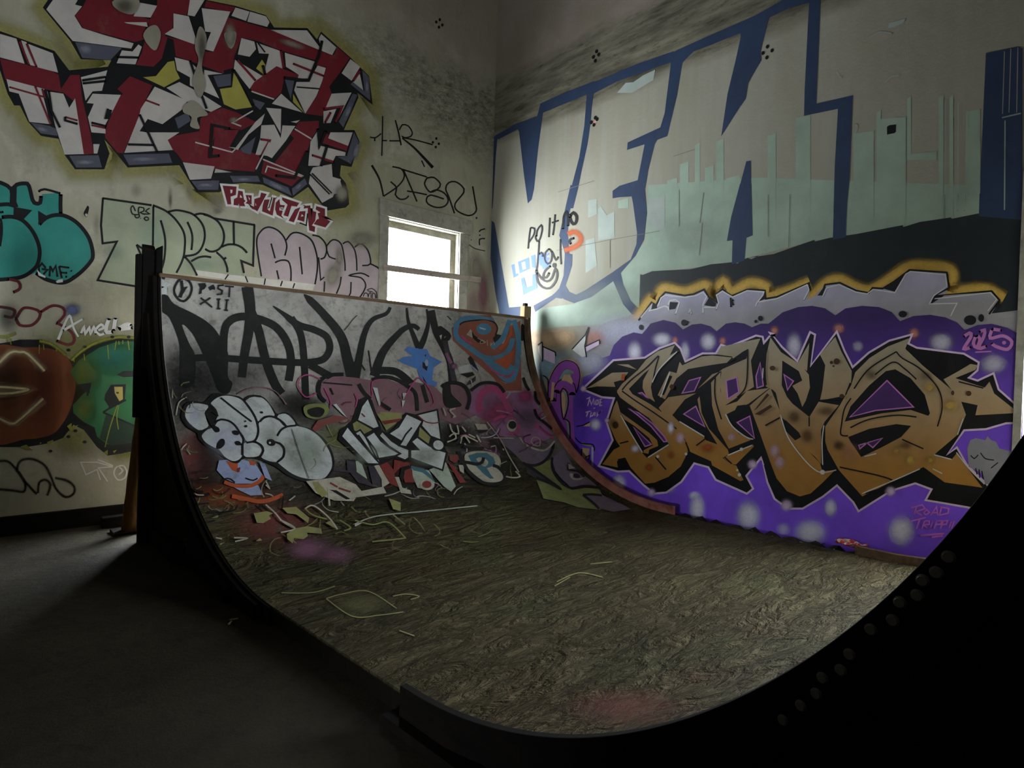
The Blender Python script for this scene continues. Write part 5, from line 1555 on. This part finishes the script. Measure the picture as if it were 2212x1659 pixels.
g = Piece('torn_paper', 'pale torn scraps and dark marks between the blue splash and the spiral face', 'M', MR, 10, each='paint_mark')
g.fill('coal', 'V5 30,400 290,600 180,620 120,800 60,640'); g.fill('bubble_white', 'V5 80,600 130,580 110,690'); g.line('aubergine', 11, 'V5 190,700 230,900 280,1100 330,1300 380,1520')
g.line('plum', 7, 'V5 210,950 270,1080 320,1150'); g.blob('rose', 'V5', 370, 1215, 75, 70, .9); g.fill('bubble_white', 'V5 440,1235 560,1200 690,1165 730,1310 480,1365')
g.fill('coal', 'V5 480,1370 740,1330 780,1390 640,1440'); g.fill('coal', 'V5 640,1060 690,1000 760,1100 850,1290 840,1340 740,1260 690,1170'); g.line('pale_blue', 3.5, 'V5 700,1190 770,1260 835,1320')
g.fill('aubergine', 'V5 610,1600 660,1500 760,1440 800,1400 790,1500 730,1560'); g.line('bubble_white', 2, 'V5 700,1480 720,1540 740,1630'); g.line('coal', 2, 'V5 230,210 310,290'); g.line('coal', 1.6, 'Z7 1590,610 1630,560 1660,520 1700,480')
g.fill('coal', 'V5 1710,520 1790,400 1800,340 1830,420 1760,560 1720,720 1700,640'); g.line('coal', 6, 'V5 1740,1440 1790,1580 1860,1700')
g.build()

g = Piece('graffiti_bubble_word', 'dull pink bubble letters across the middle of the curved ramp side', 'M', MR, 12)
g.fill('mauve', 'X6 300,260 450,180 700,200 880,230 1060,210 1300,300 1400,250 1640,300 1740,400 1760,280 1850,250 2000,300 2060,420 2212,290 2212,620 1900,760 1740,700 1500,650 1200,640 950,640 760,560 620,700 470,560 320,470 280,380')
g.fill('rose', 'X3 660,200 750,100 900,60 1050,90 1150,190 1300,200 1560,180 1600,300 1750,560 1900,850 1600,1000 1400,900 1100,850 950,650 640,480')
g.fill('mauve', 'X3 330,130 430,90 560,130 610,250 590,430 500,520 380,330')
g.blob('magenta', 'X3', 1100, 450, 230, 200, .7); g.blob('magenta', 'X3', 1480, 250, 130, 130, .8); g.blob('magenta', 'X3', 950, 560, 200, 120, .6); g.blob('smoke_violet', 'X3', 1500, 600, 220, 200, .6)
g.z('X3').lines('magenta', 14, '800,490 785,350 840,200 950,140 1080,170 1160,280 1290,580', taper=(1, 0))
g.z('X3').lines('magenta', 6, '1370,680 1380,760 1320,830 1240,810|1000,620 1130,560 1330,600|1620,680 1900,880')
g.z('X6').lines('ink', 8, '560,165 400,172 290,235 258,340 290,440 345,490|900,230 1040,192 1200,230 1330,310 1420,400 1440,600|740,280 800,380 880,460|1000,510 1120,590|1740,300 1850,262 1980,290 2050,380 2062,480 2030,580|1500,290 1560,500')
g.fill('coal', 'X6 1760,300 1830,290 1850,400 1970,530 1900,560 1790,560 1750,460', sm=True)
g.z('X3').lines('ink', 7, '660,170 800,70 950,52 1080,92 1160,200|230,120 300,65 450,62 560,112 625,200 642,320 600,455')
g.z('X6').lines('magenta', 2.6, '280,225 150,170 50,200 12,290 50,380 120,440 240,390|330,330 400,480 405,580|690,400 720,470 700,560|900,420 900,260 1000,225|1290,450 1350,330 1440,210 1500,240 1580,330 1640,500 1600,540')
g.z('X6').lines('ink', 3, '400,330 435,410|320,265 660,295')
for q in ('905,320 960,330 1000,530 980,545', '430,530 470,520 600,690 540,640', '1260,390 1310,390 1270,470', '1250,480 1290,480 1260,570'):
    g.fill('bubble_white', 'X6 '+q); g.layer -= 0.8
g.layer += 1
g.fill('red_stain', 'X6 180,820 250,720 450,660 620,690 500,740 350,770 220,860'); g.fill('leaf', 'X6 950,640 1250,650 1250,700 1180,740 1000,720'); g.fill('deep_red', 'X6 1010,730 1240,695 1230,730 1050,770')
g.fill('moss', 'X6 80,560 200,520 350,540 380,620 280,700 120,680', sm=True); g.fill('coal', 'X6 120,600 250,560 330,600 280,680 160,670', sm=True)
g.build()

g = Piece('graffiti_bubble_word', 'white cloud-like bubble letters with black outline on the lower curve', 'M', MR, 24)
g.fill('ink', 'X1 130,400 180,270 300,230 430,240 560,130 700,140 900,170 970,210 1080,150 1220,180 1340,320 1400,400 1500,380 1600,430 1690,550 1850,600 2030,740 2140,930 2155,1120 2080,1240 1990,1300 1760,1305 1560,1230 1400,1120 1300,1070 1150,1010 960,1000 880,1060 780,1040 650,950 560,890 440,820 350,720 340,660 220,590 140,480', sm=True)
for q in ('180,390 220,290 320,260 480,290 470,340 450,400 460,480 490,560 440,600 360,620 250,540 190,460', '520,260 620,180 750,160 900,200 1000,290 1080,400 1130,560 1130,680 1100,750 1000,770 950,690 880,600 800,510 700,470 600,480 570,520 610,440 600,380 560,310',
          '980,240 1060,180 1180,180 1280,260 1350,380 1360,430 1250,430 1160,500 1130,480 1080,380', '1400,440 1470,400 1550,420 1640,540 1510,560',
          '1120,760 1150,650 1160,520 1280,450 1400,470 1500,570 1620,560 1800,600 1960,710 2090,900 2130,1080 2080,1200 1990,1270 1780,1265 1600,1200 1450,1090 1400,1050 1300,1035 1190,980 1220,900 1190,830',
          '405,680 480,610 560,580 620,500 720,490 820,540 900,650 945,740 940,820 940,950 880,1020 800,1030 700,970 630,880 560,850 460,790 410,730', '950,800 1090,790 1180,830 1200,900 1160,960 1060,980 960,960'):
    g.fill('bubble_white', 'X1 '+q, sm=True); g.layer -= 0.8
g.layer += 1
g.blob('pale_green', 'X1', 1750, 900, 330, 330, .6); g.blob('pale_green', 'X1', 1300, 700, 150, 200, .4); g.blob('lilac_haze', 'X1', 750, 750, 280, 240, .5); g.blob('lilac_haze', 'X1', 300, 430, 110, 150, .4)
g.z('X1').lines('ink', 4.2, '520,290 580,350 610,440|570,520 650,480 760,500 840,560 900,650 950,740 940,810 900,810|960,230 1050,350 1120,480 1150,620 1130,720 1090,770 990,790|1170,510 1230,450 1330,440 1440,490 1520,570|1400,700 1450,620 1530,575 1650,560|1350,780 1430,800 1490,870 1480,980 1400,1050|940,810 940,960|1110,780 1190,830 1215,900 1180,970|970,220 1060,165 1180,175')
g.z('X1').lines('ink', 3, '650,190 850,350 1060,510|970,512 985,500')
g.z('X1').lines('ink', 1.2, '1590,610 1700,950 1820,1270')
for q in ('600,870 610,800 660,740 700,760 700,820 650,870', '450,400 480,350 540,350 610,440 540,390 510,380 520,480 560,560 620,590 635,640 590,655 550,610 490,510'):
    g.fill('ink', 'X1 '+q, sm=True); g.layer -= 0.8
for (x, y, rx, ry) in ((850, 660, 45, 30), (880, 800, 40, 28), (1320, 790, 55, 45), (1193, 388, 18, 14), (985, 573, 17, 16)):
    g.oval('ink', 'X1', x, y, rx, ry, 0.4); g.layer -= 0.8
g.layer += 1
g.oval('bubble_white', 'X1', 1300, 795, 14, 14)
g.build()

g = Piece('graffiti_lettering', 'pale grey arrow letters with black edges right of the white bubble letters', 'M', MR, 26)
ARR = ('785,210 960,650 870,680 625,550 690,340', '385,790 480,640 560,740 970,1210 780,1205', '590,740 670,695 720,760 900,1000 970,1200 760,960', '750,800 880,720 980,860 1120,970 1265,1050 1190,1085 920,1130 850,1000', '950,780 1000,715 1140,860 1250,930 1400,990 1400,1110 1340,1150 1200,1090 1270,1050 1100,940',
       '1090,750 1240,650 1360,450 1600,560 1360,950 1250,930 1290,870', '1500,470 1820,390 1880,850 1720,790 1580,630 1600,560', '1430,870 1520,800 1700,930 1860,1000 1960,1030 1900,1300 1420,1120 1420,990 1540,990')
for q in ('340,840 370,690 480,625 560,540 640,240 780,180 850,250 980,660 1000,720 1100,740 1200,640 1350,430 1500,460 1830,380 1890,860 1950,990 1980,1030 1910,1320 1700,1270 1400,1150 1330,1180 1180,1120 980,1220 780,1220',):
    g.fill('ink', 'X2 '+q)
for q in ('960,420 1300,440 1200,600 1060,700 980,560', '1560,650 1720,800 1690,900 1540,790', '560,600 620,560 850,690 720,760 580,700'):
    g.fill('leaf', 'X2 '+q); g.layer -= 0.8
g.layer += 1
for q in ARR:
    g.fill('bubble_white', 'X2 '+q); g.line('ink', 3.6, 'X2 '+q, closed=True, sm=False); g.layer -= 1.7
    g.layer += 0
g.layer += 2
g.oval('ink', 'X2', 1825, 920, 105, 92); g.oval('bubble_white', 'X2', 1835, 922, 78, 68, 0.4)
g.z('X2').lines('ink', 3.4, '640,770 830,1040|1290,870 1350,760 1440,660|1360,945 1540,760', sm=False)
g.z('X2').lines('deep_red', 2.4, '1530,480 1640,570 1760,595 1850,580|690,450 740,500')
g.blob('pale_green', 'X2', 1650, 1100, 250, 150, .5); g.blob('pale_green', 'X2', 1000, 1000, 250, 120, .4); g.blob('pale_green', 'X2', 700, 1100, 120, 120, .4)
g.build()

g = Piece('graffiti_lettering', 'dark red and aubergine letter fragments under the grey arrow letters', 'M', MR, 20, each='letter_fragment')
for c, q in (('aubergine', 'X2 470,1150 590,1130 610,1300 770,1430 860,1520 790,1230 880,1230 980,1420 990,1560 880,1550 640,1480 520,1330 270,1310 270,1230 480,1300'), ('pale_green', 'X2 600,1130 700,1210 780,1430 620,1320'), ('bone', 'X2 880,1230 950,1210 1110,1490 1000,1560 990,1430'), ('deep_red', 'X2 940,1180 1050,1140 1170,1290 1180,1140 1400,1180 1500,1480 1340,1480 1280,1250 1180,1350 1240,1550 1120,1500'),
             ('pale_green', 'X2 1440,1250 1700,1300 1790,1480 1680,1590 1530,1560 1460,1400'), ('petrol', 'X2 1430,1230 1620,1270 1730,1370 1800,1490 1740,1440 1600,1330 1430,1290'), ('ink', 'X2 1290,1250 1400,1220 1440,1260 1340,1300 1310,1480 1260,1400'), ('pale_green', 'X2 1700,1290 1950,1180 2100,1540 2030,1620 1920,1540'), ('bone', 'X2 1190,1400 1250,1400 1300,1560 1420,1600 1440,1659 1280,1640'),
             ('deep_red', 'X3 350,1150 470,1130 490,1210 420,1260 340,1210'), ('deep_red', 'X3 310,1240 400,1300 600,1550 500,1560 350,1300'), ('bone', 'X3 480,1290 560,1290 560,1420 500,1380'), ('aubergine', 'X3 450,1080 520,1080 580,1240 500,1250')):
    g.fill(c, q)
g.oval('bone', 'X2', 1670, 1520, 110, 80); g.oval('deep_red', 'X2', 1665, 1515, 70, 55)
g.build()
g = Piece('graffiti_lettering', 'petrol blue letter on a pale patch with thick black swoosh', 'M', MR, 36)
g.fill('bone', 'X3 580,1130 800,1080 1050,1130 1110,1260 1060,1330 1150,1450 1120,1540 1000,1570 850,1530 700,1420 600,1300', sm=True)
g.fill('petrol', 'X3 620,1150 750,1110 900,1110 1000,1180 1030,1260 990,1310 900,1340 960,1440 1010,1495 950,1500 870,1440 740,1310 700,1260 660,1230')
g.fill('bone', 'X3 740,1200 830,1180 920,1240 900,1300 840,1310', sm=True)
g.z('X3').lines('ink', 7, '480,1090 540,1230 620,1380 720,1480 850,1560 1000,1580 1130,1550 1170,1480 1140,1400 1060,1320 990,1300|490,1240 640,1260 750,1280 830,1250 850,1180')
g.build()

g = Piece('graffiti_character', 'violet-grey horned creature with one eye and lime belly at the right foot of the ramp', 'M', MR, 14, each='creature_shape')
g.fill('moss', 'X5 60,170 330,90 380,330 480,450 620,520 800,490 1000,500 1040,580 1180,700 1010,800 700,760 500,690 220,640 120,380', sm=False)
g.fill('smoke_violet', 'X3 1380,860 1480,960 1600,1020 1750,1050 1850,980 1920,900 1900,1050 1800,1200 1650,1280 1500,1280 1300,1100 1100,900', sm=True)
g.fill('smoke_violet', 'X5 330,60 500,-60 640,200 900,400 1000,490 780,470 610,490 480,370 380,250', sm=False)
g.fill('smoke_violet', 'X5 770,590 900,580 1040,590 1250,680 1450,790 1200,830 1000,780')
g.fill('aubergine', 'X5 -20,160 60,190 250,330 490,522 300,440 80,340 -20,280')
g.z('X3').lines('ink', 6, '1480,1275 1620,1290 1760,1230 1860,1100 1910,930|1440,1250 1700,1420 2030,1660|1640,1480 1850,1560 2030,1660', taper=(1, 0))
g.z('X3').lines('bone', 4, '1390,870 1500,990 1680,1060 1800,1050 1920,920')
g.z('X5').lines('ink', 5, '340,60 335,200 400,340 500,440 610,495 780,465 960,480 1010,500|770,592 900,585 1040,600|770,592 900,690 1000,790|570,140 560,230 700,260 790,340|1030,540 1150,620 1290,700')
g.fill('bone', 'X5 560,150 660,210 570,230'); g.fill('bone', 'X5 585,290 640,300 630,350 720,360 780,345 740,380 650,385 590,340', sm=True); g.oval('coal', 'X5', 680, 325, 50, 32, 0.3)
g.z('X3').lines('ink', 6, '1610,450 1650,560 1760,650 1880,750|1620,180 1630,300 1700,380')
g.z('X3').lines('bone', 2.4, '900,640 1100,900 1230,1150 1380,1400|1000,880 1300,890|1560,930 1600,870 1690,900 1690,1000 1600,990 1560,930|1190,290 1250,200|1710,600 1780,560')
g.fill('bone', 'X3 720,670 880,680 920,760 760,760'); g.fill('ink', 'X3 720,770 920,765 900,790 800,810')
g.oval('bone', 'X3', 1270, 700, 75, 90); g.oval('coal', 'X3', 1280, 690, 60, 60)
g.build()

g = Piece('graffiti_scribble', 'tangle of white, orange and light blue brush marks low on the left of the curve', 'M', MR, 18, each='brush_mark')
g.fill('pale_blue', 'X1 630,1020 900,1000 1100,1050 1220,1230 1100,1330 850,1330 700,1260 600,1150'); g.fill('pale_blue', 'X1 830,1380 1150,1350 1210,1480 1050,1490 900,1420')
g.fill('hot_orange', 'X1 720,1030 880,1060 870,1180 800,1150'); g.fill('hot_orange', 'X1 1030,1020 1120,1040 1100,1090 1040,1080'); g.fill('deep_red', 'X1 865,1130 915,1110 900,1180 865,1180')
g.line('hot_orange', 8, 'X1 700,1310 850,1360 1050,1360 1180,1290 1225,1225'); g.line('hot_orange', 9, 'X1 800,1500 1000,1540 1150,1570 1300,1550 1480,1480')
g.z('X1').lines('ink', 3, '660,1340 700,1270 780,1270 840,1320|980,1260 1080,1290 1140,1260'); g.z('X1').lines('bone', 2.6, '60,420 100,250 200,180|100,1000 130,880 200,800|1250,1350 1300,1400 1250,1300|1640,1500 1560,1560')
g.z('X1').lines('ink', 6, '180,1290 190,1380 280,1470 400,1500 500,1470|270,1290 260,1360 320,1430 420,1450'); g.z('X1').lines('bone', 2.2, '205,1320 230,1400 320,1480 430,1490')
g.fill('pale_blue', 'X1 1160,1040 1240,1080 1330,1300 1240,1260'); g.z('X1').lines('mauve', 2.4, '880,140 1000,80 1200,50 1350,90 1450,180 1520,280')
for q in ('1190,10 1500,-30 1650,40 1700,100 1900,60 1930,120 1650,160 1630,195 1450,190 1280,120',):
    g.fill('bone', 'X4 '+q)
g.fill('leaf', 'X4 1250,20 1300,15 1400,130 1340,160 1280,100'); g.fill('ink', 'X4 1410,90 1470,95 1600,175 1560,180'); g.z('X4').lines('deep_red', 4, '1410,25 1480,65|1490,75 1600,110'); g.z('X4').lines('bone', 4, '1395,60 1400,150 1408,240')
for q in ('710,310 830,290 890,310 850,330 870,360 800,400 740,400', '1015,500 1090,450 1200,430 1330,450 1340,500 1200,490 1210,520 1170,550 1080,540 1070,590 1020,550', '970,260 1100,250 1220,350 1210,400 1100,320 1020,310', '1370,400 1430,370 1480,460', '730,570 770,540 790,565', '320,355 390,325 380,350', '350,610 450,575 410,605', '1950,170 2060,210 2060,290 1990,270'):
    g.fill('leaf', 'X4 '+q); g.layer -= 0.8
g.layer += 1
g.z('X4').lines('bone', 3.2, '820,230 900,300 980,390 1090,450|950,370 1090,450 960,490|1180,270 1260,240 1400,350 1480,460|290,530 420,550|530,540 650,545 540,575|1640,430 1700,400 1640,420')
g.z('X4').lines('ink', 3, '980,150 970,265|760,230 830,290|150,230 300,220|220,420 350,380|280,300 400,310 380,330|420,300 520,290 560,240')
g.line('pale_green', 2.6, 'X4 1620,420 1800,350 2000,320 2130,310 W4 1200,270 1440,245', taper=(0, 1))
g.z('X4').lines('moss', 3, '1640,380 1800,420 1950,400 2110,550|1800,580 2000,560 2110,545|1180,270 1250,330 1380,370|1990,330 2100,420|1500,380 1600,450 1540,480')
g.z('X3').lines('bone', 3, '340,680 380,800 470,830 450,700|500,900 560,860 640,970|520,720 580,800|560,850 760,950|620,840 720,890|500,980 520,880|740,850 800,960|950,1030 1060,1010 1150,1080|240,440 280,560|340,470 420,450 340,480 420,570 380,580|330,880 400,830 430,900 300,960|1180,1480 1290,1500 1390,1480 1320,1400')
g.z('X3').lines('coal', 6, '280,990 400,990 480,940 470,870|550,1020 700,1060 850,1050|950,920 1050,1010 1130,1050')
g.build()

g = Piece('paint_scar', 'pale worn rectangular patch and scratches on the near part of the flat', 'M', flat_sheet, 0, each='scratch_mark')
g.z('W4').lines('leaf', 2.4, '760,655 830,635 950,622 1080,700|760,655 880,735 1000,730 1110,715|1060,645 1120,635 1180,645 1140,660|560,630 700,628 800,600|1090,800 1160,825|1800,580 1900,540 2010,560|1950,500 2050,490|1860,560 1790,600')
g.blob('leaf', 'W4', 920, 680, 130, 45, .3)
g.build()

# many small half-faded brush marks between the big shapes
rs = random.Random(21)
g = Piece('brush_mark', '', 'M', MR, 16, each='brush_mark')


def swirl(x, y, n, size, ang):
    P, a = [(x, y)], ang
    turn = rs.uniform(-0.9, 0.9)
    for _ in range(n):
        a += turn+rs.uniform(-0.35, 0.35)
        d = size*rs.uniform(0.6, 1.3)
        P.append((P[-1][0]+d*math.cos(a), P[-1][1]+d*math.sin(a)*0.75))
    return P


for (x0, x1, y0, y1, num, cols, sz, w) in ((395, 560, 1010, 1120, 26, ('coal', 'leaf', 'bone', 'moss', 'coal'), 11, (3.5, 1.2)), (560, 900, 1050, 1130, 30, ('leaf', 'bone', 'coal', 'moss', 'red_stain'), 14, (4.0, 1.2)),
                                         (880, 1160, 1010, 1090, 22, ('bone', 'coal', 'moss', 'smoke_violet'), 13, (3.2, 1.0)), (990, 1170, 880, 990, 30, ('magenta', 'rose', 'bone', 'plum', 'coal', 'lilac_haze'), 13, (4.5, 1.4)),
                                         (660, 900, 860, 1000, 16, ('leaf', 'coal', 'deep_red', 'bone'), 12, (3.5, 1.2)), (360, 420, 780, 1000, 14, ('bone', 'coal', 'leaf'), 11, (3.0, 1.0)), (600, 1050, 1130, 1190, 20, ('leaf', 'coal', 'moss'), 18, (3.0, 1.0))):
    for _ in range(num):
        x, y = rs.uniform(x0, x1), rs.uniform(y0, y1)
        P = swirl(x, y, rs.choice((2, 3, 4)), sz, rs.uniform(0, 6.28))
        P = [(max(px, 372+max(0, (py-960)*0.42)), py) for px, py in P]
        g.line(rs.choice(cols), w[0] if rs.random() < 0.4 else w, P, soft=rs.uniform(0.45, 0.9))
        g.layer -= 0.9
g.build()

# ------------------------------------------------------------------ loose things
def tapered_pole(name, p0, p1, r0, r1, mat, seg=12, rings=10, wob=0.004):
    rnd = random.Random(3)
    a, b = Vector(p0), Vector(p1)
    ax = (b-a).normalized()
    u = ax.orthogonal().normalized()
    w = ax.cross(u)
    v, f = [], []
    for i in range(rings+1):
        t = i/rings
        c = a.lerp(b, t) + u*rnd.uniform(-wob, wob) + w*rnd.uniform(-wob, wob)
        r = r0+(r1-r0)*t
        for k in range(seg):
            th = 2*math.pi*k/seg
            rr = r*(1+rnd.uniform(-0.04, 0.04))
            v.append(c+u*(rr*math.cos(th))+w*(rr*math.sin(th)))
    for i in range(rings):
        for k in range(seg):
            k2 = (k+1) % seg
            f.append((i*seg+k, i*seg+k2, (i+1)*seg+k2, (i+1)*seg+k))
    f.append(tuple(range(seg))[::-1])
    f.append(tuple(range(rings*seg, rings*seg+seg)))
    return obj_from(name, v, f, mat, smooth=True)


pole = tapered_pole('wooden_pole', (1.19, 6.42, 0.02), (1.245, 6.22, 1.20), 0.075, 0.058, M_POLE)
tag(pole, 'brown wooden pole leaning under the dark ramp posts', 'pole')
foot = box('foot_block', 1.05, 1.32, 6.34, 6.55, 0.0, 0.03, M_DARKWOOD)
foot.parent = pole


def lump(name, c, s, mat, seed, parent=None, sub=1):
    rnd = random.Random(seed)
    bm = bmesh.new()
    bmesh.ops.create_icosphere(bm, subdivisions=sub, radius=1.0)
    for v_ in bm.verts:
        k = 1+rnd.uniform(-0.35, 0.35)
        v_.co = Vector((v_.co.x*s[0]*k, v_.co.y*s[1]*k, v_.co.z*s[2]*k))
    zmin = min(v_.co.z for v_ in bm.verts)
    for v_ in bm.verts:
        v_.co += Vector((c[0], c[1], c[2]-zmin))
    me = bpy.data.meshes.new(name)
    bm.to_mesh(me); bm.free()
    me.materials.append(mat)
    o = bpy.data.objects.new(name, me)
    COL.objects.link(o)
    return o


# rubble along the foot of the right wall: far too small and many to tell apart
rb = random.Random(11)
V, Fc, Mi = [], [], []
for i in range(420):
    y = 1.05 + 2.9*rb.random()
    x = XR+0.03 + (XB-XR-0.08)*rb.random()**0.8
    s_ = 0.006+0.022*rb.random()**3
    z = 0.0 + (0.10*rb.random() if rb.random() < 0.6 else 0)
    base = len(V)
    q = [(rb.uniform(-1, 1), rb.uniform(-1, 1), rb.uniform(-0.5, 0.7)) for _ in range(5)]
    V += [(x+a*s_, min(y+b*s_*1.6, 6), max(0.001, z+c*s_)) for a, b, c in q]
    for t_ in ((0, 1, 2), (0, 2, 3), (0, 3, 4), (1, 2, 4), (1, 3, 4), (0, 1, 4)):
        Fc.append(tuple(base+k for k in t_)); Mi.append(0 if rb.random() < 0.8 else 1)
# packed dirt under the fragments
n0 = len(V)
for i in range(61):
    y = 0.95+3.15*i/60
    h = 0.075+0.02*math.sin(i*1.7)+0.012*math.sin(i*4.1)
    V += [(XR+0.02, y, 0.0), (XR+0.05, y, h*0.8), (XB-0.05, y, h), (XB-0.004, y, h)]
for i in range(60):
    for k in range(3):
        a = n0+4*i+k
        Fc.append((a, a+1, a+5, a+4)); Mi.append(2)
rub = obj_from('rubble', V, Fc)
rub.data.materials.append(mat_plain('dark_rubble', '3a352d')); rub.data.materials.append(mat_plain('pale_rubble', 'a9a298')); rub.data.materials.append(M_FLOOR)
rub.data.polygons.foreach_set('material_index', Mi)
tag(rub, 'strip of dark dirt and rubble between the ramp and the violet wall', 'rubble', kind='stuff')

# crumpled red wrapper at the end of the rubble
bm = bmesh.new()
bmesh.ops.create_grid(bm, x_segments=6, y_segments=5, size=0.5)
rw = random.Random(5)
for v_ in bm.verts:
    v_.co = Vector((v_.co.x*0.09, v_.co.y*0.24, 0.04+0.05*rw.random()+0.04*abs(v_.co.x)))
me = bpy.data.meshes.new('crumpled_wrapper')
bm.to_mesh(me); bm.free()
tW = NT('red_foil')
colw = tW.mix(tW.ramp(tW.noise(tW.pos(), 30, 3), 0.5, 0.56), lin('c22a22'), lin('d9cfc4'))
me.materials.append(tW.finish(colw, 0.35, None, spec=0.5))
wr = bpy.data.objects.new('crumpled_wrapper', me)
wr.location = (XR+0.13, 1.82, 0.085)
COL.objects.link(wr)
so = wr.modifiers.new('thickness', 'SOLIDIFY'); so.thickness = 0.002
tag(wr, 'crumpled red and white wrapper lying on the rubble by the ramp edge', 'wrapper')

# two short sticks on the dark floor
M_STICK = mat_plain('pale_stick', 'b9a88a')
for (x, y, r, l, lab) in ((1.235, 3.80, 0.9, 0.05, 'short pale splinter on the dark floor left of the ramp'), (1.27, 3.84, -0.25, 0.05, 'tiny bent twig on the dark floor beside the pale splinter')):
    o = box('wood_splinter', -l/2, l/2, -0.005, 0.005, 0.0, 0.008, M_STICK, bev=0.002)
    o.location = (x, y, 0.0)
    o.rotation_euler[2] = r
    tag(o, lab, 'splinter')

# broken boards lying behind the pole, at the foot of the left wall
for (x0, x1, y0, y1, z0, z1, lab) in ((1.02, 1.62, 6.72, 6.82, 0.0, 0.10, 'dark timber offcut lying against the wall foot behind the pole'), (1.34, 1.75, 6.45, 6.60, 0.0, 0.035, 'pale flat board scrap lying behind the ramp posts')):
    o = box('timber_offcut', x0, x1, y0, y1, z0, z1, M_DARKWOOD if 'dark' in lab else M_FRAME)
    tag(o, lab, 'board')
